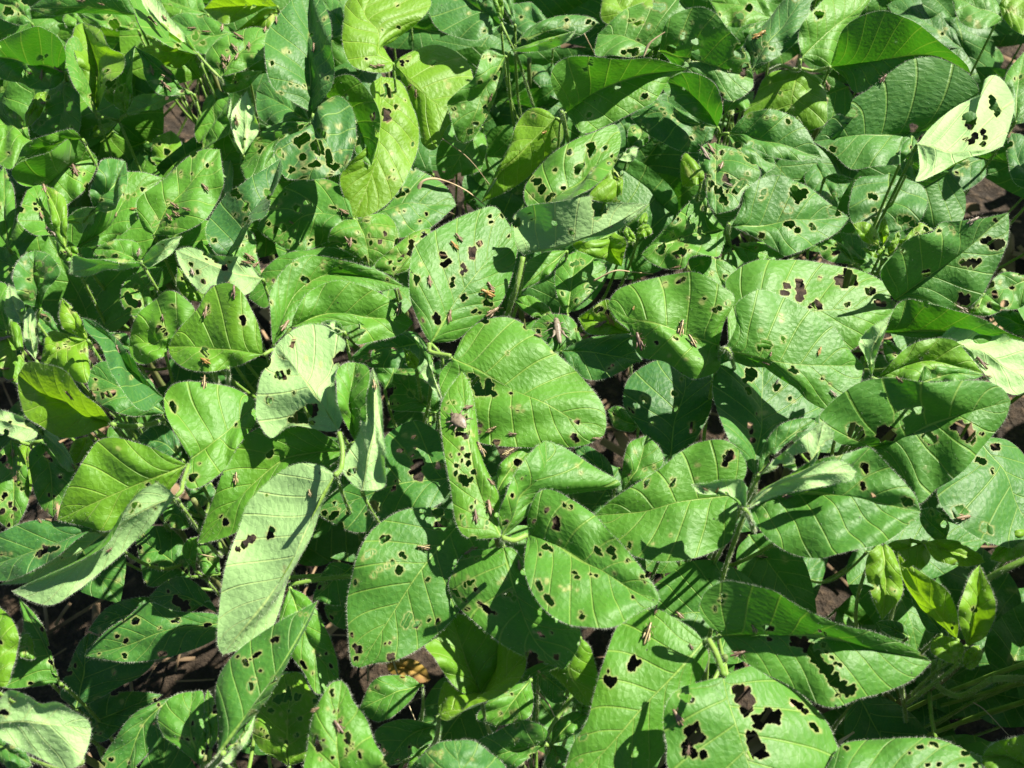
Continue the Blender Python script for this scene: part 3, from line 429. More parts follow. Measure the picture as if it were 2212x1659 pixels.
23;1810,342;1500,395;1148,540;1700,210 1640,48 1500,150 1400,270 1250,430;1800,420 1750,560 1530,580 1490,645 1340,652 1220,600;3,0,1,0;.38;r1;1300,510,32 1325,470,22 1430,540,34 1470,520,34 1415,285,22 1440,270,18 1395,390,16 1610,335,16 1650,180,28 1605,100,30 1510,320,13 1610,395,13
23;560,510;380,660;155,835;400,520 225,620;470,640 390,720 260,795;2,0,0,0;.42;r0;
23;565,1012;600,760;640,515;490,900 468,700 520,575;720,880 855,720 865,640 770,560;0,0,0,0;.32;r0;640,605,22 680,600,20 605,620,18 695,700,24 700,730,18 720,790,18 730,835,13 640,910,22 525,850,16
23;455,1040;300,970;140,905;380,930 220,860;360,1050 220,990;1,0,0,0;.5;;
23;935,368;900,480;992,638;780,425 612,460 700,530 860,590;1022,420 1018,520;3,-1,1,1;.78;r0;
23;1080,450;1060,390;1030,320;1040,420 1010,360;1100,400 1060,340;2,0,0,0;.8;;
23;1120,400;1170,340;1230,330;1120,340 1180,300;1180,400 1230,370;1,0,0,0;.95;;
23;1130,360;1160,270;1190,200;1120,300 1150,230;1180,310 1200,250;1,0,0,0;.8;;
23;1850,470;1730,600;1830,880;1700,450 1560,520 1518,590 1560,690 1700,770;1905,600 1900,750;1,0,0,0;.38;r0;1790,555,28 1830,560,30 1740,550,20 1660,510,20 1630,605,13 1705,690,13 1810,715,18
24;-100,470;100,520;312,565;100,440 260,460 310,520;0,600 200,605;1,0,0,0;.42;;100,490,14
24;-100,318;200,300 500,265;830,250;-20,150 0,30 150,-60 300,-80 400,-40 500,0 650,120;100,410 260,510 340,555 600,440 740,360;4,-1,1,0;.3;r0;400,40,44 450,60,48 420,100,34 350,185,30 305,150,14 160,50,26 140,95,20 370,310,34 420,345,28 330,300,22 535,310,20 550,340,18 140,390,26 700,190,36 740,220,26
24;-120,1290;200,1090 560,990;1222,968;-130,1000 -142,750 -50,650 100,588 250,600 500,598 700,620 880,650 1000,700 1120,770 1180,800;300,1300 650,1340 840,1300 980,1190 1130,1050;6,-1,0,-1;.48;r0;440,770,38 445,820,40 440,880,34 340,790,32 310,840,26 340,850,20 570,930,36 590,950,30 525,950,18 750,740,40 800,760,44 860,750,42 820,690,36 1000,830,38 820,935,24 1060,920,28 1100,935,26 1190,830,36 1190,880,30 600,725,16 800,655,14
24;-150,1292;300,1395 600,1420;942,1415;-60,1100 -70,950 50,848 150,818 300,870 450,950 600,1040 720,1130 830,1290;-20,1330 200,1430 400,1600 560,1725 680,1768 800,1722 900,1600 930,1500;9,-1,1,-1;.42;r0;160,1250,34 200,1260,30 120,1275,28 310,1200,18 310,1230,14 130,1140,12 290,1020,14 300,1060,14 380,1450,26 410,1470,22 620,1520,16 680,1565,12 30,1400,20
24;1185,900;1500,680 1800,460;2090,210;1080,700 1150,560 1300,430 1500,370 1560,295 1700,270 1900,250;1400,945 1700,985 1870,870 1980,680 2065,480 2088,350;5,3,2.5,-1;.32;r0;1910,430,40 1950,460,44 2000,460,46 2040,450,26 1725,605,26 1770,610,30 1820,605,36 1860,590,22 1430,690,26 1455,680,20 1740,890,46 1700,920,26 1985,270,16 1640,330,18 1660,370,10 1255,510,18 1540,360,22
24;1108,1155;1600,1150;2320,1240;1250,912 1500,930 1700,990 1900,1060 2100,1165;1300,1192 1600,1212 1950,1250;4,0,2,0;.42;r0;1440,940,20 1390,940,14
24;1545,1200;1850,1310;2320,1570;1650,1110 1800,1073 1950,1100 2100,1190 2260,1270;1740,1310 1850,1440 2000,1570 2150,1650;5,0,0,0;.55;ur0;
24;1060,1512;1400,1380;1890,1480;1180,1370 1350,1250 1520,1203 1660,1220 1750,1300 1840,1420;1300,1562 1600,1545;6,0,1,0;.62;r0;1395,1360,18 1445,1320,12
24;1385,1562;1620,1490;1895,1495;1430,1428 1700,1440;1600,1565 1780,1540;7,0,0,0;.4;;
24;1010,1512;1010,1300;1145,1040;960,1350 908,1240 1000,1120;1040,1350 1105,1180;7,2,0,0;.5;u;
24;1280,1420;1200,1320;1100,1210;1260,1330 1150,1220;1200,1440 1110,1340;1,0,0,0;.5;;
24;1070,482;960,400;858,298;950,440 890,360;1060,400 1040,340 960,285;5,1,0,0;1;;1030,410,16
24;1100,472;1090,360;1112,238;1063,380 1080,290;1145,390 1135,310;5,2,0,0;1;;
24;1130,565;1280,430;1500,350;1250,440 1330,340 1390,290;1300,440 1400,370;5,1,0,0;.98;;1440,340,20
24;1090,575;1010,520;925,490;1000,510 960,490;1120,490 1050,570;5,0,0,0;.95;;
24;1140,540;1180,440;1225,350;1150,480 1190,400;1190,500 1230,420;5,1,0,0;1;;
24;1080,690;900,540;740,360;820,560 780,430;1000,560 950,420;1,0,0,0;.3;r2;
24;870,620;760,500;600,430;640,580 590,470;850,560 800,480 700,425;2,0,0,0;.35;;630,490,20 720,520,36
24;2320,720;2080,800;1880,885;2050,695 1950,760;2210,945 2030,975;2,0,0,0;.35;r2;1950,780,26 1980,855,30 2060,930,34 2120,805,18
24;1900,850;1860,930;1790,1020;1840,900 1800,980;2030,960 1950,1020;3,0,0,0;.4;;1940,950,24
24;2300,1150;2120,1060;1950,1010;2200,1020 2050,980;2180,1180 2020,1100;-2,0,0,0;.15;;
14;2320,1500;2180,1300;2110,1050;2150,1450 2080,1220;2300,1300 2210,1080;-3,0,0,0;.2;;
13;1640,1330;1300,1180;1000,1000;1500,1100 1200,980;1500,1380 1150,1250;-5,0,0,0;.25;r2;
13;1600,1600;1300,1480;1000,1420;1450,1380 1150,1340;1500,1640 1150,1560;-6,0,0,0;.2;r2;
13;540,760;400,560;230,380;420,440 290,340;480,780 290,620;-5,0,0,0;.2;;300,580,14
13;230,880;150,700;60,560;230,700 150,560;130,860 50,720;-6,0,0,0;.15;;
13;1050,1180;1150,1060;1120,980;1040,1080 1060,1000;1200,1120 1180,1020;0,0,0,0;.4;;
13;1810,900;1900,780;2040,720;1800,800 1900,730;1880,900 2010,830;0,0,0,0;.5;;
33;940,900;780,720;620,590;900,720 740,590;840,900 680,760;-5,0,0,0;.15;;
33;1130,430;1000,380;880,300;1080,340 960,270;1060,470 940,440;-3,0,0,0;.35;r5;
'''
HOPPERS = '''
11;1200,172;140;105;t;fat tan grasshopper on the dark face of the long grey folded leaf at top left
11;1300,145;120;60;t;small reddish grasshopper on the pale edge of the long grey folded leaf at top left
11;1520,230;180;75;t;small tan grasshopper lying level just right of the long folded leaf at top left
11;1636,258;180;75;t;small tan grasshopper right of another level one beside the long folded leaf at top left
11;1755,225;90;70;t;small upright grasshopper under the lime leaf at the top left
11;1885,300;137;110;t;largest pale grasshopper of the group on the broad leaf at top left
11;1965,365;95;85;t;reddish grasshopper farthest right in the group on the top left leaf
11;1855,385;125;95;t;tan grasshopper in the middle of the group on the top left leaf
11;1875,455;78;75;t;thin grasshopper just below the middle of the group on the top left leaf
11;1770,470;128;90;t;tan grasshopper at the left of the group, touching an upright one, top left leaf
11;1812,475;95;80;t;upright tan grasshopper squeezed beside a slanting one on the top left leaf
11;1775,527;120;90;t;lowest grasshopper of the group near the leaf joint at top left
11;2095,245;90;75;t;pinkish grasshopper at the lower edge of the lime leaf at top left
11;2180,165;92;80;t;pinkish grasshopper on the right end of the lime leaf at top left
11;650,15;170;80;t;tan grasshopper at the very top edge on the dusty grey leaf
11;805,35;165;55;t;tiny tan grasshopper on the dusty grey leaf at the top edge
11;340,595;85;90;t;blurred tan grasshopper on the lit half of the big cupped leaf at the left edge
11;465,548;175;85;t;brown grasshopper by the base of the big cupped leaf at the left edge
11;245,585;180;50;t;tiny tan speck-like grasshopper on the cupped leaf at the left edge
11;355,825;150;70;t;small brown grasshopper on the drooping holed leaf at upper left
11;1203,560;100;95;t;upright grasshopper, left of the cluster on the twisted grey-green leaf at upper left
11;1308,565;150;110;t;stout grasshopper at the top of the twisted grey-green leaf cluster at upper left
11;1310,627;165;90;t;reddish grasshopper in the middle of the cluster on the twisted leaf at upper left
11;1300,687;165;115;t;biggest pale grasshopper at the bottom of the cluster on the twisted leaf at upper left
11;1670,730;125;90;t;brown grasshopper hanging below the joint of the long folded leaf at upper left
11;1868,960;95;105;t;tan grasshopper on the upright pale yellow leaf at upper left
11;590,1350;110;115;d;dark grasshopper in the shady cupped leaf with the silvery rim
21;340,35;110;95;t;tan grasshopper at the tip of the lobed leaf under the silvery-rimmed one
21;325,240;105;80;t;pinkish grasshopper on the left side of the lobed leaf at mid left
21;397,372;110;120;g;pale grey grasshopper near the base of the lobed leaf at mid left
21;540,545;150;90;t;pale grasshopper sitting above the rolled silvery leaf at mid left
21;1062,190;15;65;o;yellowish grasshopper on the pale broad leaf left of the huddle leaf
21;920,230;85;45;t;tiny tan grasshopper on the pale broad leaf left of the huddle leaf
21;1623,18;132;95;t;single tan grasshopper at the upper right of the huddle leaf
21;1385,165;145;110;t;tan grasshopper at the top of the huddle of four on the upper left leaf
21;1478,190;150;90;t;tan grasshopper at the right of the huddle of four on the upper left leaf
21;1395,225;145;85;t;tan grasshopper in the middle of the huddle of four on the upper left leaf
21;1340,255;130;95;t;tan grasshopper at the lower left of the huddle of four on the upper left leaf
21;1100,525;80;75;g;greyish grasshopper beside the petiole under the huddle leaf
21;1975,570;140;110;t;topmost grasshopper of the tangle at the right end of the grey riddled underside
21;1955,615;155;100;t;middle grasshopper of the tangle at the right end of the grey riddled underside
21;2015,625;40;80;t;lowest grasshopper of the tangle at the right end of the grey riddled underside
21;1520,685;115;75;g;pale grasshopper on the left part of the grey riddled underside
21;1295,1045;110;65;d;small brown grasshopper on the round leaf left of the heart-shaped leaf
21;1858,842;105;125;d;dark grasshopper at the top of the heart-shaped bright leaf
21;1630,1000;82;110;t;brown grasshopper in a hole at the left of the heart-shaped bright leaf
21;1630,1395;145;125;o;orange-yellow grasshopper at the bottom of the heart-shaped bright leaf
21;950,1295;115;95;d;dark grasshopper on the edge of the long bluish folded leaf at mid left
21;40,1215;30;110;g;large pale grasshopper at the left edge on the bright torn leaf
21;42,1447;25;70;t;small pinkish grasshopper at the left edge below a larger pale one
21;75,1572;30;65;t;pinkish grasshopper at the left edge above the silvery arched leaf
21;345,1030;155;80;t;reddish grasshopper on the flat bluish leaf beside the yellow leaf at left
31;1608,80;80;130;s;black and cream striped grasshopper on the upper rim of the leaf left of centre
31;555,185;140;100;t;tan grasshopper on the bright lime leaf at the left
31;1860,843;88;105;s;striped grasshopper on the lit leaf left of the pale upturned leaf
31;860,1405;25;60;d;dark grasshopper on the long pale upturned leaf at lower left
31;318,1182;120;60;t;pink grasshopper on the bluish flat leaf at the left edge
31;400,1165;172;75;t;tan grasshopper where the bluish leaf meets the wide green leaf at left
31;103,650;92;85;t;reddish grasshopper at the top of the riddled leaf at the left edge
31;605,740;95;60;t;small grasshopper under the hairy bent leaf at left
12;528,385;110;90;t;tan grasshopper on the big dull leaf at top, left of the lime leaves
12;987,530;175;70;t;left one of two tan grasshoppers at the bottom of the curled lime leaf
12;1048,528;5;75;t;right one of two tan grasshoppers at the bottom of the curled lime leaf
12;1283,690;25;65;d;dark grasshopper on the bright leaf with the shadow, upper middle
12;1330,745;80;75;t;tan grasshopper below a dark one on the bright leaf with the shadow, upper middle
12;1910,770;95;75;t;tan grasshopper on the edge of the shaded narrow riddled leaf at top middle
13;378,1045;150;65;o;brown grasshopper on the folded lit leaf under the dark glowing leaf, top centre
13;1650,1222;110;150;g;big pale grasshopper at the top of the shredded leaf, upper right of centre
13;1693,1185;105;110;t;brown grasshopper touching the big pale one on the shredded leaf, upper right of centre
13;1780,1318;72;95;t;brown grasshopper on the right of the shredded leaf, upper right of centre
13;1838,1460;155;80;g;whitish grasshopper low on the shredded leaf, upper right of centre
14;120,290;25;130;o;yellowish grasshopper at the base of a dark leaf at the top right
14;655,670;110;95;t;tan grasshopper on the small shaded leaf below the joint at the top right
14;1088,615;50;90;d;dark grasshopper on the rim of the big dark leaf at the top right
22;755,212;140;100;t;tan grasshopper beside the midrib of the holed leaf left of centre
22;345,292;150;50;t;tiny tan grasshopper on the left of the holed leaf left of centre
22;815,450;88;90;t;tan grasshopper on the yellowed shot-holed leaf left of centre
22;785,430;120;75;t;brown grasshopper touching another on the yellowed shot-holed leaf left of centre
22;1660,418;120;95;t;upper one of two grasshoppers near the top left of the large pale centre leaf
22;1628,478;122;100;o;lower golden one of two grasshoppers near the top left of the large pale centre leaf
22;1435,757;95;105;t;brown grasshopper at the left of the large pale centre leaf
22;1585,1033;80;115;t;brown grasshopper near the base of the large pale centre leaf
22;1915,803;130;105;t;grey-brown grasshopper at the right of the large pale centre leaf
22;1885,852;170;135;o;golden grasshopper lying level at the right of the large pale centre leaf
22;1930,1012;30;135;t;brown grasshopper at the lower right edge of the large pale centre leaf
22;1195,972;70;120;s;striped grasshopper on the right rim of the blue-shaded leaf left of centre
22;300,1115;70;125;t;tan grasshopper peering over the pale torn underside left of centre
22;770,1205;140;60;o;orange grasshopper at the right edge of the pale torn underside left of centre
32;1005,112;112;105;s;striped grasshopper on the pale folded underside, centre left
32;490,960;112;70;s;small striped grasshopper near the base of the long pale upturned leaf
32;1735,282;25;100;d;dark grasshopper above the tan bug on the riddled centre leaf
32;1837,612;105;140;s;large striped grasshopper on the right edge of the riddled centre leaf
32;1922,457;25;105;s;striped grasshopper on the glossy big leaf right of the tan bug
32;2090,495;5;80;d;small dark grasshopper on the glossy big leaf, second to the right of the tan bug
32;2030,632;42;120;s;striped grasshopper at the lower rim of the glossy big centre leaf
32;1915,875;130;85;t;pinkish grasshopper on the riddled centre leaf below the striped one
32;1900,1080;82;145;t;large brown grasshopper low on the riddled centre leaf
32;1800,1143;100;125;d;dark grasshopper low on the riddled centre leaf, left of a brown one
32;1388,1392;172;120;s;striped grasshopper lying level on the wide holed leaf, lower centre
32;1762,1415;205;120;t;tan grasshopper at the top edge of the yellowish holed leaf, lower centre
32;2140,1530;95;95;t;thin tan grasshopper between two shaded leaves, lower centre
33;810,575;175;70;t;small brown grasshopper behind the rim of the glossy big centre leaf
43;1200,600;78;190;s;large yellow and black striped grasshopper on the front leaf at the bottom right
43;1262,400;75;85;t;small brown grasshopper on the top rim of the front leaf at the bottom right
43;1452,448;130;95;t;pale grasshopper on the upper right rim of the front leaf at the bottom right
43;1540,705;115;60;d;small dark grasshopper near the base of the front leaf at the bottom right
43;2035,555;118;100;s;striped grasshopper on the wavy leaf at the bottom right
43;1432,1252;115;150;t;brown grasshopper on the left of the large nearest leaf at the bottom
43;1525,1520;80;90;d;brown grasshopper seen in a hole of the large nearest leaf at the bottom
43;1910,760;15;130;d;dark long-legged grasshopper in the shade behind the hairy petiole at the bottom right
42;715,1335;120;130;d;dark grasshopper on the upright holed leaf at the bottom, left of centre
42;520,1195;30;80;t;pale grasshopper on the left rim of the upright holed leaf at the bottom
23;1132,1228;110;155;d;large dark grasshopper at the left of the bright three-grasshopper leaf, right of centre
23;1460,1132;75;155;s;yellow and black striped grasshopper in the middle of the bright leaf, right of centre
23;1545,1230;118;125;s;dark striped grasshopper by the stalk of the bright leaf, right of centre
23;1425,655;175;80;t;pale grasshopper on the hairy top rim of the bright leaf, right of centre
23;1088,968;80;40;o;tiny orange grasshopper on a yellow scar of the bright leaf, right of centre
23;900,1057;130;115;o;orange grasshopper beside the left rim of the bright leaf, right of centre
23;830,1100;30;110;t;tan grasshopper touching an orange one on the yellow leaf, right of centre
23;905,335;150;55;g;tiny striped grasshopper on the grey torn underside above centre
23;340,1180;165;70;t;small brown grasshopper in a notch beside the large grey grasshopper
23;482,1165;85;270;G;very large mottled grey grasshopper on a leaf just right of centre, the biggest of all
24;1795,248;30;120;g;pale striped grasshopper on the upper edge of the dark leaf at the right
24;1868,1405;115;130;d;brown grasshopper on the smooth pale leaf at the right edge
24;1715,970;150;110;g;whitish grasshopper on the rim of the dark leaf at the right edge
24;1225,1515;105;90;t;tan grasshopper peering over the rim of the wide dark leaf at the right
24;590,1310;65;85;o;tan grasshopper on the torn bluish leaf, right
24;210,1335;70;45;t;tiny grasshopper beside a hole near the base of the torn bluish leaf, right
24;180,1395;150;65;t;reddish grasshopper under the base of the torn bluish leaf, right
34;702,172;140;75;g;pale grasshopper at the tip of the torn bluish leaf, right
34;345,972;20;100;d;dark grasshopper under the hairy silvery folded leaf, right
34;1720,1152;10;140;t;brown grasshopper across a hole in the smooth leaf at the right edge
34;135,1465;175;100;s;striped grasshopper on the leaf below the hairy folded leaf, lower right
34;1930,40;170;60;t;tiny tan grasshopper where two rims meet at the right edge
33;1655,935;125;70;t;thin pale grasshopper on the hairy folded underside, right of centre
33;1745,925;75;55;o;tiny orange grasshopper on the hairy folded underside, right of centre
34;255,85;60;65;k;black long-legged bug at a hole of the torn leaf, right
'''
PLANTS = '''
110,60;soybean plant with a dusty grey leaf over a broad cupped leaf, top left corner
470,150;soybean plant with a long grey folded leaf and a crowd of grasshoppers, top left
100,370;soybean plant with a dark cupped leaf rimmed in silver at the left edge
350,520;soybean plant whose broad leaf carries a huddle of four grasshoppers, upper left
660,260;soybean plant with a riddled dull leaf below a large dull leaf, upper middle
850,140;soybean plant with curled bright lime leaves at the top middle
1110,90;soybean plant with bluish smooth leaves on a long bare stalk, top centre
1230,250;soybean plant with a dark glowing leaf above a folded lit leaf, top centre
1560,280;soybean plant with a shredded leaf holding a big pale grasshopper, upper right
1730,150;soybean plant with three smooth broad leaves meeting at the top right
2000,310;soybean plant with an upturned whitish torn leaf at the upper right
1920,600;soybean plant with a chewed lime shoot beside a dark pointed leaf, right
1570,750;soybean plant with a bright hairy leaf and a torn bluish leaf, right of centre
930,760;soybean plant with a large pale holed leaf and a big glossy leaf, centre
735,960;soybean plant with long pale upturned leaves left of the centre
1085,1170;soybean plant with four chewed leaves around one hairy joint, lower centre
570,770;soybean plant with a heart-shaped bright leaf carrying three grasshoppers, left of centre
200,900;soybean plant with a bright lime leaf and a bent hairy leaf, left
410,1010;soybean plant with a wide green leaf and a long drooping pale one, lower left
1600,1100;soybean plant with hairy silvery folded leaves, right below centre
1890,900;soybean plant with a wide dark leaf eaten into large gaps, right
1540,1400;soybean plant with a wavy long leaf and the nearest torn leaf, bottom right
460,1640;soybean plant with a narrow folded holed leaf standing up, bottom left
740,1600;soybean plant with an upright holed leaf near the bottom edge, left of centre
1180,1590;soybean plant with small low dark leaves at the bottom centre
2080,1420;soybean plant with a young yellow bud in the dark gap, lower right
40,1560;soybean plant with an olive wide leaf at the bottom left corner
850,480;soybean plant with a yellowed shot-holed leaf between two holed leaves, left of centre
1130,560;soybean plant with a torn grey underside leaf above the centre
2150,560;soybean plant at the right edge with dull chewed leaves in the shade
'''
STALKS = '''
12;.0013;2005,195,5 2090,380,3.5 2130,460,2 2259,850,-6 2330,1050,-14
13;.0017;520,885,7 545,980,5 575,1140,3 590,1250,-4 600,1500,-14
22;.0020;2172,560,5.5 2120,800,4.5 2050,1010,2.5 1990,1180,0
43;.0019;1680,650,7.5 1740,760,8 1800,930,9
42;.0018;320,215,-3 560,170,-3 830,140,-4
21;.0016;1690,1440,4 1720,1570,0 1760,1700,-6
21;.0014;1800,1440,4 1805,1530,0 1800,1640,-8
11;.0014;1560,425,6 1650,530,5.5 1735,615,5 1800,760,-4
31;.0018;885,415,5 1010,430,3 1150,420,0 1290,380,-4
31;.0013;1385,990,8 1432,940,8 1445,870,7.5 1490,735,6.5
44;.0024;1960,960,-2 2100,950,-2 2300,960,-4
44;.0022;1880,190,3 2060,90,4 2212,20,4.5 2400,-60,5
44;.0022;1500,820,-3 1520,1000,-5 1700,1090,-6 1960,960,-2
43;.0015;620,1060,-2 430,1350,-2 400,1460,0 420,1700,-8
23;.0026;1000,250,-6 1050,380,-3 1090,460,-4 1110,700,-14
23;.0014;1840,300,4 1835,400,2 1850,470,1
33;.0018;45,1310,8 140,1330,7.5 240,1290,7.2
33;.0016;1965,1090,10 2000,1150,8 2040,1260,2
41;.0016;1765,1540,7 1720,1600,6 1640,1680,4
22;.0018;1430,1240,7 1440,1310,6.8 1600,1345,7
32;.0017;690,815,9 735,760,8 745,610,8 720,480,8
33;.0017;2045,830,3 2040,960,1 1980,1090,-3
24;.0014;-170,1285,7 -130,1290,7.5 -60,1500,1 -40,1700,-8
14;.0015;445,540,4 560,560,3.5 680,530,5
14;.0015;445,470,5 435,550,4 300,520,0 200,560,-8
32;.0019;60,1660,-6 400,1620,-8 800,1600,-8
33;.0015;1290,1480,-12 1220,1660,-14 1150,1900,-18
44;.0016;1240,1000,-8 1270,1200,-12 1290,1400,-18
'''
STRAWS = '''
12;.0042;1870,1615,-1 1700,1490,0 1500,1412,1 1380,1430,1 1345,1520,.5 1400,1590,0 1500,1640,-1 1630,1690,-2;strip;dry curled straw-coloured leaf strip bent over in the gap above the centre
12;.0004;1530,1090,1 1740,1250,0 1910,1460,-2;thin;thin pale straw slanting over the shaded leaf, upper middle
13;.0025;1165,445,6 1215,340,6.5 1335,250,7;strip;short whitish twisted dry leaf tip standing between two leaves, top
13;.0005;660,195,1 740,350,0 775,420,-1;thin;short tan straw poking up beside the bluish leaf, top centre
23;.0006;770,750,1 940,670,1.5 1080,680,1 1240,695,0;thin;pale bent straw lying across the dark gap right of the centre
44;.0003;1810,1140,-2 1900,1200,-2 2090,1400,-3;thin;hair-thin pale straw in the dark corner at the bottom right
42;.0007;1140,790,-18 1230,1060,-18 1320,1280,-17;thin;dull straw standing in the gap at the bottom centre
43;.0006;330,890,-6 440,1000,-6 555,1110,-7;thin;reddish straw in the hole between leaves at the bottom centre
43;.0007;320,1050,-8 410,1150,-8 465,1255,-8;thin;pale tan straw below a reddish one at the bottom centre
44;.0022;325,1110,5 400,1190,5 505,1280,5;strip;pale dry leaf strip in a torn hole of the nearest leaf
44;.0010;750,1455,-4 870,1375,-4;thin;stubby pinkish straw behind the bottom edge leaf, right
31;.0006;1480,1420,-8 1580,1440,-8 1690,1462,-8;thin;short pale straw in the shade at the lower left
23;.0007;1010,975,1 1020,930,1 1025,900,1;thin;tiny tan straw bit beside the long rim, right of centre
'''
# ------------------------------------------------------------------ mesh helpers
rng = np.random.default_rng(7)
def curve(pts, n):
    """smooth curve through 2-D points, n samples evenly spaced along it"""
    p = np.array(pts, float)
    d = np.sqrt(np.maximum(np.linalg.norm(np.diff(p, axis=0), axis=1), 1e-6)); t = np.concatenate([[0], np.cumsum(d)])
    m = np.empty_like(p)
    m[1:-1] = (p[2:] - p[:-2]) / (t[2:] - t[:-2])[:, None] if len(p) > 2 else 0
    m[0] = (p[1] - p[0]) / (t[1] - t[0]); m[-1] = (p[-1] - p[-2]) / (t[-1] - t[-2])
    T = np.linspace(0, t[-1], 400); i = np.clip(np.searchsorted(t, T, 'right') - 1, 0, len(p) - 2)
    h = (t[i + 1] - t[i]); s = ((T - t[i]) / h)[:, None]; h = h[:, None]
    q = (2 * s**3 - 3 * s**2 + 1) * p[i] + (s**3 - 2 * s**2 + s) * h * m[i] + (-2 * s**3 + 3 * s**2) * p[i + 1] + (s**3 - s**2) * h * m[i + 1]
    L = np.concatenate([[0], np.cumsum(np.linalg.norm(np.diff(q, axis=0), axis=1))])
    S = np.linspace(0, L[-1], n)
    return np.stack([np.interp(S, L, q[:, k]) for k in range(q.shape[1])], 1), L[-1]
def mesh(name, V, F, mats, midx=None, attrs=None, smooth=True):
    me = bpy.data.meshes.new(name)
    V = np.asarray(V, np.float32); F3 = [f for f in F if f is not None and len(f)]
    loops = np.concatenate([np.asarray(f, np.int32).ravel() for f in F3]); sizes = np.concatenate([np.full(len(f), np.asarray(f).shape[1], np.int32) for f in F3])
    me.vertices.add(len(V)); me.vertices.foreach_set('co', V.ravel())
    me.loops.add(len(loops)); me.loops.foreach_set('vertex_index', loops)
    me.polygons.add(len(sizes)); me.polygons.foreach_set('loop_start', np.concatenate([[0], np.cumsum(sizes)[:-1]]).astype(np.int32))
    me.polygons.foreach_set('loop_total', sizes)
    for m in mats: me.materials.append(m)
    if midx is not None: me.polygons.foreach_set('material_index', np.concatenate([np.full(len(f), k, np.int32) for f, k in zip(F3, midx)]))
    me.polygons.foreach_set('use_smooth', np.full(len(sizes), smooth))
    me.update(calc_edges=True)
    for k, a in (attrs or {}).items():
        at = me.attributes.new(k, 'FLOAT_VECTOR', 'POINT'); at.data.foreach_set('vector', np.asarray(a, np.float32).ravel())
    return me
def tube_geo(pts, radii, seg=7, base=0):
    p = np.asarray(pts, float); n = len(p); r = np.broadcast_to(np.asarray(radii, float), (n,))
    t = np.gradient(p, axis=0); t /= np.linalg.norm(t, axis=1)[:, None] + 1e-12
    a = np.cross(t, [0.31, 0.17, 0.93]); a /= np.linalg.norm(a, axis=1)[:, None] + 1e-9; b = np.cross(t, a)
    ang = np.arange(seg) * 2 * math.pi / seg
    V = p[:, None] + r[:, None, None] * (np.cos(ang)[None, :, None] * a[:, None] + np.sin(ang)[None, :, None] * b[:, None])
    i = np.arange(n - 1)[:, None] * seg; j = np.arange(seg)[None]; k = (j + 1) % seg
    F = np.stack([i + j, i + k, i + seg + k, i + seg + j], -1).reshape(-1, 4) + base
    V = np.concatenate([V.reshape(-1, 3), p[:1], p[-1:]])
    c0 = base + n * seg; jj = np.arange(seg); kk = (jj + 1) % seg
    T = np.concatenate([np.stack([np.full(seg, c0), base + kk, base + jj], 1), np.stack([np.full(seg, c0 + 1), base + (n - 1) * seg + jj, base + (n - 1) * seg + kk], 1)])
    return V, F, T
def tubes(name, specs, mats, seg=7, hair=0.0):
    Vs, Fs, Ts, Hs = [], [], [], []; base = 0
    for pts, rad in specs:
        V, F, T = tube_geo(pts, rad, seg, base); Vs.append(V); Fs.append(F); Ts.append(T); base += len(V)
    V = np.concatenate(Vs); F = np.concatenate(Fs); T = np.concatenate(Ts)
    if hair:
        hv = []
        for pts, rad in specs:
            p, L = curve(pts, 60); n = int(max(20, L * 9000 * hair)); i = rng.integers(0, 60, n)
            d = rng.normal(size=(n, 3)); d /= np.linalg.norm(d, axis=1)[:, None]
            r = np.mean(rad); o = p[i] + d * r * .9; s = np.cross(d, [0.3, .5, .8]); s /= np.linalg.norm(s, axis=1)[:, None] + 1e-9
            ln = rng.uniform(.0008, .0018, n)[:, None]
            hv.append(np.stack([o - s * 5e-5, o + s * 5e-5, o + d * ln], 1).reshape(-1, 3))
        hv = np.concatenate(hv); H = np.arange(len(hv)).reshape(-1, 3) + len(V); V = np.concatenate([V, hv])
        return mesh(name, V, [F, T, H], mats, [0, 0, 1])
    return mesh(name, V, [F, T], mats[:1])

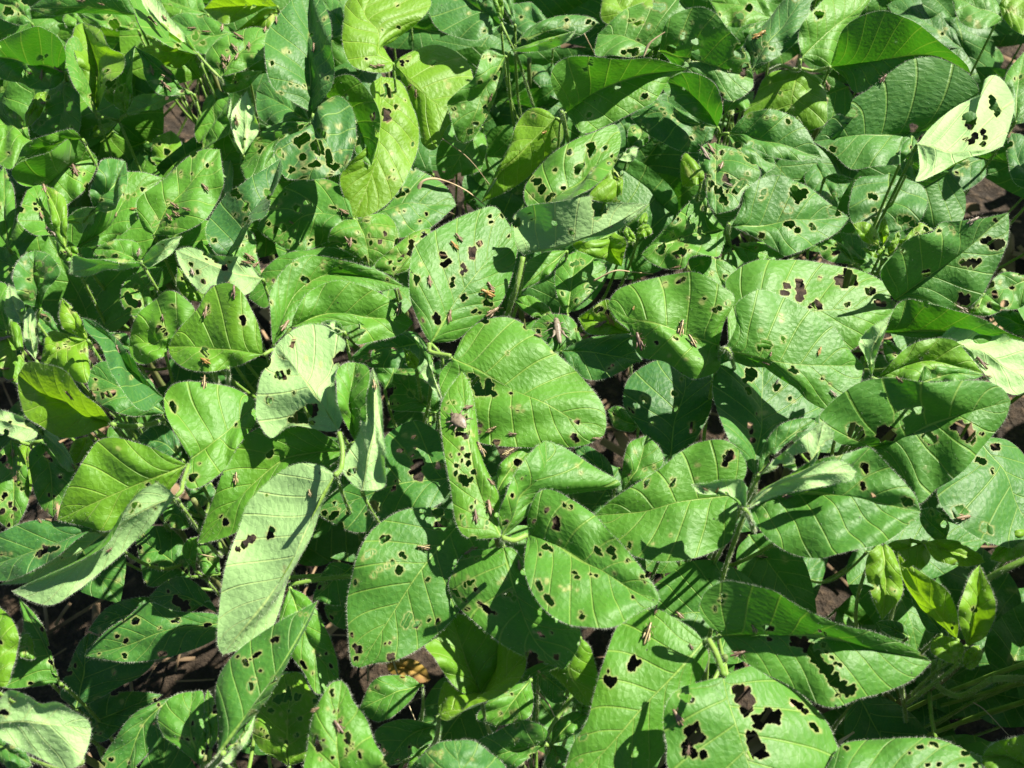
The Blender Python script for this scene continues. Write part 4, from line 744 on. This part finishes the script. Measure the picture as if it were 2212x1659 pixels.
# ------------------------------------------------------------------ leaflets
SURF = []          # (pixel xy, depth, world, normal) of every leaf surface, for resting the insects on
HAIRS = True
def leaf_mesh(B, mid, T, A, Bs, z, dT, dA, dB, age, flags, holes, nrand, fine=True, arch=.4, raw=False):
    c0, L0 = curve([B] + mid + [T], 50)
    a0, _ = curve([B] + A + [T], 50); b0, _ = curve([B] + Bs + [T], 50)
    wpx = max(np.linalg.norm(a0 - c0, axis=1).max(), np.linalg.norm(b0 - c0, axis=1).max())
    st = 3.0 if fine else 7.0
    nu = int(np.clip(L0 / st, 22, 170)); nh = int(np.clip(wpx / st, 9, 70))
    C, _ = curve([B] + mid + [T], nu); Ae, _ = curve([B] + A + [T], nu); Be, _ = curve([B] + Bs + [T], nu)
    u = np.linspace(0, 1, nu); prof = np.sin(math.pi * np.clip(u, 0, 1) ** .75)
    hm = z + dT * u + arch * 4 * u * (1 - u)
    hm = hm / 100; ha = hm + dA * prof / 100; hb = hm + dB * prof / 100
    p1, p2, p3 = rng.uniform(0, 6.28, 3)
    ha = ha + .0022 * prof * np.sin(u * 11 + p1) + .0012 * prof * np.sin(u * 23 + p3); hb = hb + .0022 * prof * np.sin(u * 12 + p2) + .0012 * prof * np.sin(u * 21 + p1)
    W0 = px2w(C[:, 0], C[:, 1], hm); WA = px2w(Ae[:, 0], Ae[:, 1], ha); WB = px2w(Be[:, 0], Be[:, 1], hb)
    v = np.concatenate([np.linspace(-1, 0, nh + 1), np.linspace(0, 1, nh + 1)[1:]]); av = np.abs(v)
    side = np.where((v < 0)[None, :, None], WA[:, None], WB[:, None])
    P = W0[:, None] + av[None, :, None] * (side - W0[:, None])
    Lcm = np.concatenate([[0], np.cumsum(np.linalg.norm(np.diff(W0, axis=0), axis=1))]) * 100
    wa = np.linalg.norm(WA - W0, axis=1) * 100; wb = np.linalg.norm(WB - W0, axis=1) * 100
    half = np.where((v < 0)[None], wa[:, None], wb[:, None])
    U = np.broadcast_to(u[:, None], (nu, len(v)))
    nv = max(5, min(9, Lcm[-1] * .85))
    ph = U * nv - .30 * nv * av[None] ** .85 * (1 - .35 * U) + np.where(v < 0, .35, 0)[None] + 3
    # relief of the blade: rounded cross-section, quilted between the veins
    nrm = np.cross(np.gradient(P, axis=0), np.gradient(P, axis=1)); nl = np.linalg.norm(nrm, axis=2)[..., None]; nrm = nrm / np.maximum(nl, 1e-12)
    mean = nrm.reshape(-1, 3).mean(0); camv = CAM - P.reshape(-1, 3).mean(0)
    flip = mean @ camv < 0
    if flip: nrm = -nrm
    und = 'u' in flags
    sgn = -1.0 if und else 1.0
    quilt = np.abs(np.sin(math.pi * ph)) ** .7 * np.minimum(1, av[None] * 5) * np.minimum(1, (1 - av[None]) * 4) * prof[:, None]
    wob = sum(rng.normal() * np.sin(fx * U * 6.28 + fy * v[None] * 3.1 + rng.uniform(0, 6.28)) for fx, fy in ((.8, 1), (1.3, 1.3), (1.9, .7), (2.2, 1.9)))
    off = sgn * ((.0005 + .0014 * max(0, age - .55)) * min(1, (wa.max() + wb.max()) / 4.5) * quilt + .0030 * prof[:, None] * (av - av**2)[None] * 2) + min(.00028 * (wa.max() + wb.max()) / 2, .0010) * wob * prof[:, None]
    P = P + nrm * off[..., None]
    pix, dep = w2px(P)
    # holes
    hs = []
    for x, y, r in holes:          # big bites are runs of smaller ones
        if r > 5.5:
            a0_ = rng.uniform(0, 6.28)
            for q_ in range(4): aa = a0_ + q_ * 1.57 + rng.uniform(-.5, .5); hs.append((x + .55 * r * math.cos(aa), y + .55 * r * math.sin(aa), r * rng.uniform(.42, .62)))
            hs.append((x, y, r * .5))
        else: hs.append((x, y, r))
    for _ in range(int(round(nrand * min(1.3, L0 * wpx / 14000)))):
        i = int(nu * rng.uniform(.12, .9)); j = int(len(v) * rng.uniform(.06, .94)); hs.append((pix[i, j, 0], pix[i, j, 1], rng.uniform(2.4, 4.4)))
        if rng.random() < .22: j = rng.choice([0, 1, len(v) - 2, len(v) - 1]); hs.append((pix[i, j, 0], pix[i, j, 1], rng.uniform(3, 8))); continue
        for _q in range(int(rng.integers(0, 5))): hs.append((pix[i, j, 0] + rng.normal() * 9, pix[i, j, 1] + rng.normal() * 7, rng.uniform(1.9, 3.6)))
    Fm = np.full((nu, len(v)), 1e3)
    for x, y, r in hs:
        dx = pix[..., 0] - x; dy = pix[..., 1] - y; th = np.arctan2(dy, dx); a = rng.uniform(0, 6.28, 4)
        rr = 1.15 * r * (1 + .20 * np.sin(2 * th + a[0]) + .13 * np.sin(3 * th + a[1]) + .12 * np.sin(5 * th + a[2]) + .07 * np.sin(9 * th + a[3]))
        Fm = np.minimum(Fm, np.hypot(dx, dy) - rr)
    lc = np.stack([ph, av[None] * half, U], -1)
    fc = np.stack([np.broadcast_to(Lcm[:, None], U.shape), np.broadcast_to(v[None], U.shape) * half, np.full(U.shape, rng.uniform(0, 60))], -1)
    fc[..., 0] += rng.uniform(0, 200); fc[..., 1] += rng.uniform(0, 200)
    rimv = np.clip(np.exp(-np.maximum(Fm, 0) / 1.4), 0, 1)
    avv = np.stack([np.full(U.shape, age), rimv, np.full(U.shape, rng.random())], -1)
    if 's' in flags: avv[..., 1] = np.maximum(avv[..., 1], .25 * (np.sin(U * 40 + 5 * v[None]) * np.sin(v[None] * 17 + U * 9) > .55))
    ins = Fm < 0
    q = np.arange(nu * len(v)).reshape(nu, len(v))
    quads = np.stack([q[:-1, :-1], q[1:, :-1], q[1:, 1:], q[:-1, 1:]], -1).reshape(-1, 4)
    insf = ins.ravel(); cnt = insf[quads].sum(1); keep = quads[cnt < 4]
    # pull the cut vertices onto the outline of the hole
    part = keep[(insf[keep].sum(1) > 0)]
    Pf = P.reshape(-1, 3).copy(); Ff = Fm.ravel()
    if len(part):
        best = {}
        for qd in part:
            o_ = [k for k in qd if not insf[k]]
            for k in qd:
                if insf[k]:
                    for o2 in o_:
                        if k not in best or Ff[o2] > Ff[best[k]]: best[k] = o2
        ks = np.array(list(best)); os_ = np.array([best[k] for k in ks]); t = Ff[ks] / (Ff[ks] - Ff[os_] + 1e-9)
        Pf[ks] = P.reshape(-1, 3)[ks] + (P.reshape(-1, 3)[os_] - P.reshape(-1, 3)[ks]) * np.clip(t, 0, .97)[:, None]
    want_rev = (not flip) if und else flip
    if want_rev: keep = keep[:, ::-1]
    used = np.unique(keep); remap = np.full(nu * len(v), -1); remap[used] = np.arange(len(used))
    keep = remap[keep]; V = Pf[used]
    lc = lc.reshape(-1, 3)[used]; fc = fc.reshape(-1, 3)[used]; avv = avv.reshape(-1, 3)[used]
    SURF.append((pix.reshape(-1, 2)[used], dep.ravel()[used], V, nrm.reshape(-1, 3)[used]))
    if raw: return V, keep, lc, fc, avv
    Fs = [keep]; mi = [0]
    if fine and HAIRS:
        hv = []
        for col, WE in ((0, WA), (-1, WB)):
            edge = P[:, col]; inn = P[:, 2 if col == 0 else -3]; ok = np.where(Fm[:, col] > 1)[0]; ok = ok[(ok > 2) & (ok < nu - 1)]
            if len(ok) < 2: continue
            Le = np.linalg.norm(np.diff(edge, axis=0), axis=1).sum(); n = int(Le / .00020)
            i = rng.choice(ok, n); f = rng.random(n)[:, None]; j = np.maximum(i - 1, 0)
            o = edge[i] * f + edge[j] * (1 - f)
            d = edge[i] - inn[i]; d /= np.linalg.norm(d, axis=1)[:, None] + 1e-9
            tg = edge[np.minimum(i + 1, nu - 1)] - edge[j]; tg /= np.linalg.norm(tg, axis=1)[:, None] + 1e-9
            d = d + .45 * tg + nrm[i, col] * rng.uniform(-.3, .6, n)[:, None] + rng.normal(size=(n, 3)) * .28; d /= np.linalg.norm(d, axis=1)[:, None]
            ln = rng.uniform(.0005, .0017, n)[:, None]
            hv.append(np.stack([o - tg * 3.4e-5, o + tg * 3.4e-5, o + d * ln], 1).reshape(-1, 3))
        n = 700 if und else 160
        i = rng.choice(len(used), n); nn = nrm.reshape(-1, 3)[used][i]; d = nn + rng.normal(size=(n, 3)) * .55; d /= np.linalg.norm(d, axis=1)[:, None]
        o = V[i]; s = np.cross(d, [.2, .4, .9]); s /= np.linalg.norm(s, axis=1)[:, None] + 1e-9
        hv.append(np.stack([o - s * 4e-5, o + s * 4e-5, o + d * rng.uniform(.0006, .0014, n)[:, None]], 1).reshape(-1, 3))
        hv = np.concatenate(hv); Fs.append(np.arange(len(hv)).reshape(-1, 3) + len(V)); mi.append(1); V = np.concatenate([V, hv])
        zz = np.zeros((len(hv), 3)); lc = np.concatenate([lc, zz]); fc = np.concatenate([fc, zz]); avv = np.concatenate([avv, zz])
    me = mesh('leaflet', V, Fs, [M_LEAF, M_HAIR], mi, {'lc': lc, 'fc': fc, 'av': avv})
    return me, W0[0], (W0[min(3, nu - 1)] - W0[0])

def pts(s): return [tuple(float(c) for c in p.split(',')) for p in s.split()]
leaves = []
for ln in LEAVES.strip().splitlines():
    if ln.startswith('#'): continue
    t, b, m, tp, sa, sb, hz, age, fl, hl = (ln.split(';') + [''])[:10]
    tp_ = lambda s: [tile(t, *p) for p in pts(s)]
    z, dT, dA, dB = (float(c) for c in hz.split(',')); z = z * (.7 if z > 0 else 1.5)
    nr = int(fl[fl.index('r') + 1]) * 2 if 'r' in fl else 4
    holes = [(*tile(t, x, y), r * K) for x, y, r in pts(hl)]
    me, base, d0 = leaf_mesh(tp_(b)[0], tp_(m), tp_(tp)[0], tp_(sa), tp_(sb), z, dT, dA, dB, float(np.clip(float(age) + rng.normal() * .07, 0, 1)), fl, holes, nr)
    lab = 'silvery underside turned up' if 'u' in fl else ('bright lime young leaflet' if float(age) > .89 else None)
    leaves.append((me, base, lab))
# lower storey: smaller shaded leaflets between the stems, and the plants' leaves just beyond the frame
GAPS = [(380,250,60),(240,730,80),(560,560,40),(960,390,70),(1330,680,50),(350,1240,70),(330,1530,90),(430,1470,60),(640,1300,70),(870,1460,90),(1300,840,50),
        (1780,1430,50),(1860,1540,40),(1300,1420,60),(2090,430,100),(2010,1480,110),(2130,1560,90),(60,1330,70),(1370,560,30),(700,1480,40)]
def gen_leaf(X, Y, h, yaw, Lm, wr, age, tilt, fine, raw=False, face=False):
    ca, sa_ = math.cos(yaw), math.sin(yaw)
    def P(a, b, zz): return w2px(np.array([X + ca * a - sa_ * b, Y + sa_ * a + ca * b, CANOPY + h]))[0]
    B = P(0, 0, 0); T = P(Lm, 0, 0); mid = [P(Lm * .5, Lm * rng.uniform(-.04, .04), 0)]
    prof = [(.06, .55), (.22, .93), (.40, 1.0), (.62, .78), (.82, .42)]
    A = [P(Lm * f, Lm * wr * g, 0) for f, g in prof]; Bs = [P(Lm * f, -Lm * wr * g, 0) for f, g in prof]
    sl_ = .45 * Lm * 100 if face else 0; da = sl_ * wr * ca
    return leaf_mesh(B, mid, T, A, Bs, h * 100, tilt + sl_ * sa_, rng.uniform(-.6, 1) + da, rng.uniform(-.6, 1) - da, age, '', [], int(rng.integers(0, 2)), fine, raw=raw)
k = 0; tries = 0
while k < 260 and tries < 5000:
    tries += 1
    x, y = rng.uniform(-60, 2280), rng.uniform(-80, 1720)
    h = rng.uniform(-.25, -.11) if k < 100 else rng.uniform(-.06, -.03)
    if k >= 100: x, y = rng.uniform(-60, 640), rng.uniform(-60, 700)
    if k >= 140: x, y, h = rng.uniform(600, 2260), rng.uniform(-60, 420), rng.uniform(-.16, -.06)
    if k >= 170: x, y, h = rng.uniform(1750, 2260), rng.uniform(1250, 1700), rng.uniform(-.34, -.24)
    if k >= 190: x, y, h = rng.uniform(-60, 2260), rng.uniform(-80, 560), rng.uniform(-.10, -.04)
    if k >= 100 and not 170 <= k < 190: Lf = rng.uniform(.10, .13)
    else: Lf = 0
    if not 170 <= k < 190 and any((x - gx)**2 + (y - gy)**2 < (gr + 50)**2 for gx, gy, gr in GAPS): continue
    q = px2w(x, y, h); yaw = rng.uniform(0, 6.28); Lm = Lf or rng.uniform(.07, .10)
    X, Y = q[0] - math.cos(yaw) * Lm / 2, q[1] - math.sin(yaw) * Lm / 2
    me, base, d0 = gen_leaf(X, Y, h, yaw, Lm, rng.uniform(.28, .37), rng.uniform(.1, .4) if not 100 <= k < 140 else rng.uniform(.35, .6), rng.uniform(-2, 1), False, face=(100 <= k < 170 or k >= 190))
    leaves.append((me, base, None)); k += 1
# the same crop going on beyond the frame, as one mass
k = 0; mass = []; base = 0
while k < 620:
    x, y = (rng.uniform(2230, 4300), rng.uniform(-1300, 2100)) if k < 330 else ((rng.uniform(-700, 3000), rng.uniform(-1300, -60)) if k < 500 else (rng.uniform(-900, 2700), rng.uniform(-400, 2300)))
    if -60 < x < 2270 and -70 < y < 1730: continue
    h = rng.uniform(-.16, .0); q = px2w(x, y, h); yaw = rng.uniform(0, 6.28); Lm = rng.uniform(.075, .11)
    X, Y = q[0] - math.cos(yaw) * Lm / 2, q[1] - math.sin(yaw) * Lm / 2
    if k >= 570: h = rng.uniform(.03, .11); x, y = rng.uniform(2330, 2900), rng.uniform(1180, 1560); yaw = rng.uniform(-1, 1); q = px2w(x, y, h); X, Y = q[0], q[1]  # taller unseen clump right of the frame, added to shade the lower right corner
    pp = w2px(np.array([[X, Y, CANOPY + h], [X + math.cos(yaw) * Lm, Y + math.sin(yaw) * Lm, CANOPY + h]]))[0]
    if any(-45 < a < 2257 and -60 < b < 1719 for a, b in pp): continue
    g = gen_leaf(X, Y, h, yaw, Lm, rng.uniform(.3, .38), rng.uniform(.15, .6), rng.uniform(-2, 1.5), False, True); SURF.pop()
    mass.append((g[0], g[1] + base, *g[2:])); base += len(g[0]); k += 1
stalks = []
for g in mass[::7]:
    p0 = g[0][0]; p1 = np.array([p0[0] + rng.uniform(-.05, .05), p0[1] + rng.uniform(-.05, .05), .0]); tt = np.linspace(0, 1, 6)[:, None]
    v, f, t_ = tube_geo(p0 * (1 - tt) + p1 * tt + np.sin(tt * 3.1) * rng.uniform(-.02, .02, 3), .0015, 5, base); z3 = np.zeros((len(v), 3)); stalks.append((v, f, z3, z3, z3)); base += len(v)
allp = mass + stalks
me = mesh('soybean_canopy', np.concatenate([g[0] for g in allp]), [np.concatenate([g[1] for g in mass]), np.concatenate([g[1] for g in stalks])], [M_LEAF, M_STALK], [0, 1],
          {'lc': np.concatenate([g[2] for g in allp]), 'fc': np.concatenate([g[3] for g in allp]), 'av': np.concatenate([g[4] for g in allp])})
g = link('soybean_canopy', me); g['kind'] = 'stuff'

# ------------------------------------------------------------------ plants: empty > stem, leaf_stalk > leaflets
plants = []
for ln in PLANTS.strip().splitlines():
    xy, lab = ln.split(';'); x, y = (float(c) for c in xy.split(','))
    q = px2w(x, y, -.04); root = empty('soybean_plant', (q[0], q[1], 0))
    tag(root, lab, 'soybean plant', 'soybean plants growing in the field')
    plants.append(dict(root=root, xy=q[:2], lv=[], extra=[]))
PXY = np.array([p['xy'] for p in plants])
for it in leaves:
    d = np.hypot(*(PXY - it[1][:2]).T); plants[int(d.argmin())]['lv'].append(it)
for ln in STALKS.strip().splitlines():
    f = ln.split(';'); t = f[0]; r = float(f[1]); p = [(*tile(t, x, y), h) for x, y, h in pts(f[2])]
    W = np.array([px2w(x, y, h / 100) for x, y, h in p]); d = np.hypot(*(PXY - W.mean(0)[:2]).T); plants[int(d.argmin())]['extra'].append((W, r * .75))
def local(me, root):
    co = np.empty(len(me.vertices) * 3, np.float32); me.vertices.foreach_get('co', co); co = co.reshape(-1, 3) - np.array(root.location, np.float32); me.vertices.foreach_set('co', co.ravel()); me.update()
for p in plants:
    root = p['root']; bx, by = p['xy']; top = CANOPY - .05; lean = rng.uniform(-.02, .02, 2)
    stem = lambda h: np.array([bx + lean[0] * h / top + .004 * math.sin(h * 30 + bx * 50), by + lean[1] * h / top + .004 * math.cos(h * 27 + by * 40), h])
    S = np.array([stem(h) for h in np.linspace(-.01, top, 22)])
    me = tubes('stem', [(S, np.linspace(.0038, .0018, 22))], [M_STEM], 9); local(me, root); link('stem', me, root)
    left = list(p['lv'])
    while left:
        a = left.pop(0); grp = [a]
        for o in sorted(left, key=lambda o: np.linalg.norm(o[1] - a[1])):
            if len(grp) < 3 and np.linalg.norm(o[1] - a[1]) < .022: grp.append(o)
        left = [o for o in left if not any(o is g for g in grp)]
        J = np.mean([g[1] for g in grp], 0) - [0, 0, .006]
        node = stem(float(np.clip(J[2] - rng.uniform(.10, .18), .04, top)))
        tt = np.linspace(0, 1, 14)[:, None]; c1 = J + np.array([0, 0, -.11]) + (node - J) * .1
        curvep = (1 - tt)**2 * J + 2 * tt * (1 - tt) * c1 + tt**2 * node
        spec = [(curvep, np.linspace(.0009, .0014, 14))]
        for g in grp:
            e = g[1] - [0, 0, .0006]; spec.append((np.array([J, (J + e) / 2 + [0, 0, .001], e]), .0011))
        st = tubes('leaf_stalk', spec, [M_STALK, M_HAIR], 7, .6); local(st, root); so_ = link('leaf_stalk', st, root)
        for g in grp:
            local(g[0], root); lo = link('leaflet', g[0], so_)
            if g[2]: lo['label'] = g[2]
    for W, r in p['extra']:
        q, L = curve(W, 24); me = tubes('leaf_stalk', [(q, r)], [M_STALK, M_HAIR], 9, 1.6); local(me, root); link('leaf_stalk', me, root)

# ------------------------------------------------------------------ ground and litter
n = 160; gx = np.concatenate([np.linspace(-6, -.9, 20), np.linspace(-.88, .88, n), np.linspace(.9, 6, 20)]); gy = np.concatenate([np.linspace(-4, -.4, 20), np.linspace(-.38, 1.6, n), np.linspace(1.62, 9, 30)])
GX, GY = np.meshgrid(gx, gy, indexing='ij')
GZ = sum(rng.normal() * .004 * np.sin(GX * fx + GY * fy + rng.uniform(0, 6.28)) for fx, fy in ((20, 13), (31, -22), (55, 40), (-70, 62), (11, 34))) + rng.normal(size=GX.shape) * .0012
q = np.arange(GX.size).reshape(GX.shape)
me = mesh('ground', np.stack([GX, GY, GZ - .012], -1).reshape(-1, 3), [np.stack([q[:-1, :-1], q[1:, :-1], q[1:, 1:], q[:-1, 1:]], -1).reshape(-1, 4)], [M_SOIL])
g = link('ground', me); g['kind'] = 'structure'
Vs, Fs = [], []; base = 0
for i in range(1500):
    x, y = rng.uniform(-.75, .75), rng.uniform(-.15, 1.25); L = rng.uniform(.01, .09); wd = rng.uniform(.0008, .004) if rng.random() < .8 else rng.uniform(.006, .016); a = rng.uniform(0, 6.28)
    d = np.array([math.cos(a), math.sin(a), rng.uniform(-.15, .15)]); s = np.array([-math.sin(a), math.cos(a), rng.uniform(-.5, .5)]); o = np.array([x, y, rng.uniform(.0, .012)])
    k = np.linspace(-.5, .5, 5)[:, None]; bend = rng.uniform(-.12, .12) * L if wd < .005 else 0
    c = o + k * d * L + s * (k**2) * bend + np.array([0, 0, 1]) * (.25 - k**2) * rng.uniform(0, .2) * L
    V = np.concatenate([c - s * wd / 2, c + np.array([0, 0, wd * .35]), c + s * wd / 2]); Vs.append(V)
    i0 = np.arange(4)
    Fs.append(np.concatenate([np.stack([i0, i0 + 1, i0 + 6, i0 + 5], 1), np.stack([i0 + 5, i0 + 6, i0 + 11, i0 + 10], 1)]) + base); base += 15
me = mesh('leaf_litter', np.concatenate(Vs), [np.concatenate(Fs)], [M_LITTER]); g = link('leaf_litter', me); g['kind'] = 'stuff'

# ------------------------------------------------------------------ dry straws, fallen leaf
for ln in STRAWS.strip().splitlines():
    f = ln.split(';'); t = f[0]; wd = float(f[1]); P = [(*tile(t, x, y), h) for x, y, h in pts(f[2])]
    W = np.array([px2w(x, y, h / 100) for x, y, h in P]); q, L = curve(W, 40)
    root = np.array([q[:, 0].mean(), q[:, 1].mean(), q[:, 2].min()])
    if f[3] == 'strip':
        tg = np.gradient(q, axis=0); sd_ = np.cross(tg, [0, .5, .9]); sd_ /= np.linalg.norm(sd_, axis=1)[:, None]
        k = np.linspace(0, 1, 40); wv = (wd * np.sin(np.pi * np.clip(k * .9 + .06, 0, 1)) ** .6)[:, None]; tw = np.array([0, -.6, .8]) * .35
        rows = [q - sd_ * wv / 2, q - sd_ * wv / 5 + tw * wv, q + sd_ * wv / 5 + tw * wv * .8, q + sd_ * wv / 2]
        V = np.concatenate(rows) ; V = np.concatenate([V, V - np.array([0, .3, .9]) * .0003]); i0 = np.arange(39)
        F = np.concatenate([np.stack([i0 + 40 * r + o, i0 + 1 + 40 * r + o, i0 + 41 + 40 * r + o, i0 + 40 + 40 * r + o], 1) for r in range(3) for o in (0, 160)])
        me = mesh('dry_leaf', V - root, [F], [M_STRAW])
    else: me = tubes('dry_straw', [(q - root, np.linspace(wd, wd * .5, 40))], [M_STRAW], 7)
    o = link(f[3] == 'strip' and 'dry_leaf' or 'dry_straw', me); o.location = root; tag(o, f[4], 'dry leaf' if f[3] == 'strip' else 'straw')
B = [tile('42', *p) for p in ((1090, 830), (1250, 870), (1440, 960), (1150, 790), (1300, 800), (1400, 870), (1120, 900), (1250, 950), (1370, 985))]
me, base, d0 = leaf_mesh(B[0], [B[1]], B[2], B[3:6], B[6:9], -28, -.5, .5, .2, .3, '', [], 0, True, .1); me.materials[1] = M_YELLOW
me.materials[0] = M_YELLOW; o = bpy.data.objects.new('fallen_leaf', me); COL.objects.link(o); tag(o, 'yellow brown fallen leaf lying low in the gap at bottom centre', 'fallen leaf')
co = np.empty(len(me.vertices) * 3, np.float32); me.vertices.foreach_get('co', co); co = co.reshape(-1, 3); c = np.array([co[:, 0].mean(), co[:, 1].mean(), co[:, 2].min()]); me.vertices.foreach_set('co', (co - c).ravel()); o.location = c

# ------------------------------------------------------------------ insects
def ring_body(rings, seg=12):
    V, F = [], []
    for x, hy, zc, hz in rings:
        for k in range(seg):
            a = 2 * math.pi * k / seg; V.append((x, hy * math.cos(a), zc + hz * math.sin(a)))
    for i in range(len(rings) - 1):
        for k in range(seg): F.append((i * seg + k, i * seg + (k + 1) % seg, (i + 1) * seg + (k + 1) % seg, (i + 1) * seg + k))
    return np.array(V), np.array(F)
def hopper_meshes(mat, spread=1.0, antenna=.26):
    """unit-long grasshopper facing +X, feet on z = 0"""
    V, F = ring_body([(-.46, .004, .12, .004), (-.44, .03, .12, .03), (-.32, .06, .125, .06), (-.10, .08, .135, .08), (.10, .092, .145, .092), (.18, .098, .15, .10), (.20, .088, .15, .092),
                      (.33, .092, .155, .10), (.36, .070, .15, .082), (.39, .078, .145, .095), (.45, .078, .135, .10), (.49, .055, .12, .085), (.51, .004, .11, .01)])
    Vs, Fs, Ts = [V], [F], []; base = len(V)
    def tb(p, r):
        nonlocal base
        v, f, t = tube_geo(np.array(p, float), np.array(r, float), 6, base); Vs.append(v); Fs.append(f); Ts.append(t); base += len(v)
    for s in (-1, 1):
        tb([(.02, s * .085, .11), (-.10, s * .125, .17), (-.25, s * .14, .21), (-.40, s * .15 * spread, .24)], [.035, .05, .036, .018])      # femur
        tb([(-.40, s * .15 * spread, .24), (-.30, s * .17 * spread, .12), (-.20, s * .19 * spread, .015), (-.27, s * .22 * spread, .008)], [.018, .013, .012, .008])   # tibia and foot
        tb([(.13, s * .07, .09), (.08, s * .19, .13), (.02, s * .25 * spread, .01), (-.03, s * .28 * spread, .006)], [.018, .014, .010, .007])
        tb([(.28, s * .06, .08), (.34, s * .17, .12), (.40, s * .22 * spread, .01), (.44, s * .24 * spread, .006)], [.016, .013, .009, .007])
        tb([(.48, s * .03, .17), (.56, s * .06, .22), (.66, s * .11, .25), (.52 + antenna, s * .16, .23)], [.008, .006, .005, .003])
        v, f = ring_body([(.435, .0, .165, 0), (.425, .018, .165, .024), (.405, .022, .165, .03), (.385, .018, .165, .024), (.375, 0, .165, 0)], 8); v[:, 1] += s * .064; Vs.append(v); Fs.append(f + base); base += len(v)   # eye
    body = mesh('grasshopper_body', np.concatenate(Vs), [np.concatenate(Fs), np.concatenate(Ts)], [mat])
    wings = []
    for s in (-1, 1):
        xs = np.linspace(.19, -.56, 9); rows = []
        for x in xs:
            k = (.19 - x) / .75; d = .105 * (1 - .55 * k**2); top = .252 - .09 * k
            rows.append([(x, s * .004, top), (x, s * d * .55, top - .012), (x, s * d * .95, top - .055), (x, s * d, top - .10)])
        Vw = np.array(rows).reshape(-1, 3); inner = Vw - np.array([0, s * .006, .006]); q = np.arange(36).reshape(9, 4)
        Fq = np.stack([q[:-1, :-1], q[1:, :-1], q[1:, 1:], q[:-1, 1:]], -1).reshape(-1, 4)
        rimq = np.concatenate([np.stack([q[:-1, 3], q[1:, 3], q[1:, 3] + 36, q[:-1, 3] + 36], 1), np.stack([q[-1, :-1], q[-1, :-1] + 36, q[-1, 1:] + 36, q[-1, 1:]], 1)])
        wings.append(mesh('forewing', np.concatenate([Vw, inner]), [Fq, Fq[:, ::-1] + 36, rimq], [mat]))
    return body, wings
def bug_mesh(mat):
    V, F = ring_body([(-.50, .004, .10, .004), (-.47, .10, .11, .05), (-.36, .21, .13, .085), (-.15, .30, .15, .11), (.05, .32, .16, .125), (.15, .33, .16, .12), (.20, .26, .16, .11), (.32, .21, .15, .10), (.36, .14, .14, .07), (.44, .11, .13, .06), (.50, .02, .12, .02)], 18)
    n = np.array([[math.sin(a * 91.7) * 43758.5 % 1 for a in row] for row in V * 7.3]) - .5; V = V * np.array([1, .82, 1]) + n * .05
    Vs, Fs, Ts = [V], [F], []; base = len(V)
    for s in (-1, 1):
        for x0, x1, y1 in ((.18, .34, .48), (.0, .02, .54), (-.18, -.36, .50)):
            v, f, t = tube_geo(np.array([(x0, s * .2, .10), (x0 + (x1 - x0) * .5, s * .38, .16), (x1, s * y1, .01)]), np.array([.035, .03, .016]), 6, base); Vs.append(v); Fs.append(f); Ts.append(t); base += len(v)
        v, f, t = tube_geo(np.array([(.46, s * .05, .13), (.58, s * .10, .16), (.70, s * .13, .14)]), np.array([.016, .014, .010]), 6, base); Vs.append(v); Fs.append(f); Ts.append(t); base += len(v)
    return mesh('shield_bug', np.concatenate(Vs), [np.concatenate(Fs), np.concatenate(Ts)], [mat])
SP = np.concatenate([s[0] for s in SURF]); SD = np.concatenate([s[1] for s in SURF]); SV = np.concatenate([s[2] for s in SURF]); SN = np.concatenate([s[3] for s in SURF])
def rest(x, y, ang, lenpx):
    """where an insect seen at x, y stands on the leaf below it, and how it is turned"""
    d2 = ((SP - [x, y])**2).sum(1); r = 5.0
    while True:
        idx = np.where(d2 < r * r)[0]
        if len(idx): break
        r *= 1.5
    top = SD[idx].min(); idx = idx[SD[idx] < top + .006]
    nrm = SN[idx].mean(0); nrm /= np.linalg.norm(nrm); c = SV[idx].mean(0)
    a = math.radians(ang); hd = math.cos(a) * np.array([1, 0, 0]) + math.sin(a) * UP
    hd = hd - nrm * (hd @ nrm); hd /= np.linalg.norm(hd); sd2 = np.cross(nrm, hd)
    scale = lenpx * K * top * 2 * TH / PW
    # keep the insect's middle over x, y
    M = Matrix(((hd[0], sd2[0], nrm[0], c[0]), (hd[1], sd2[1], nrm[1], c[1]), (hd[2], sd2[2], nrm[2], c[2] + .0003), (0, 0, 0, 1)))
    return M @ Matrix.Diagonal((scale, scale * rng.uniform(.85, 1.2), scale * rng.uniform(.9, 1.15), 1))
PROTO = {}
for ln in HOPPERS.strip().splitlines():
    t, xy, ang, lp, kd, lab = ln.split(';')
    if kd not in PROTO: PROTO[kd] = hopper_meshes(HM[kd], 1.5 if kd in 'Gdk' else 1.0, .42 if kd in 'Gk' else .26)
    b, wg = PROTO[kd]
    x, y = tile(t, *pts(xy)[0]); M = rest(x, y, float(ang) + rng.uniform(-6, 6), float(lp) * .92)
    o = bpy.data.objects.new('grasshopper' if kd != 'k' else 'long_legged_bug', b); COL.objects.link(o); o.matrix_world = M
    tag(o, lab, 'grasshopper' if kd != 'k' else 'bug', 'grasshoppers feeding on the leaves' if kd != 'k' else None)
    if kd != 'k':
        for m_ in wg: link('forewing', m_, o)
x, y = tile('32', 1662, 398); o = link('shield_bug', bug_mesh(M_BUG)); o.matrix_world = rest(x, y, 128, 175)
tag(o, 'fat knobbly tan shield bug sitting alone on the riddled centre leaf', 'bug')
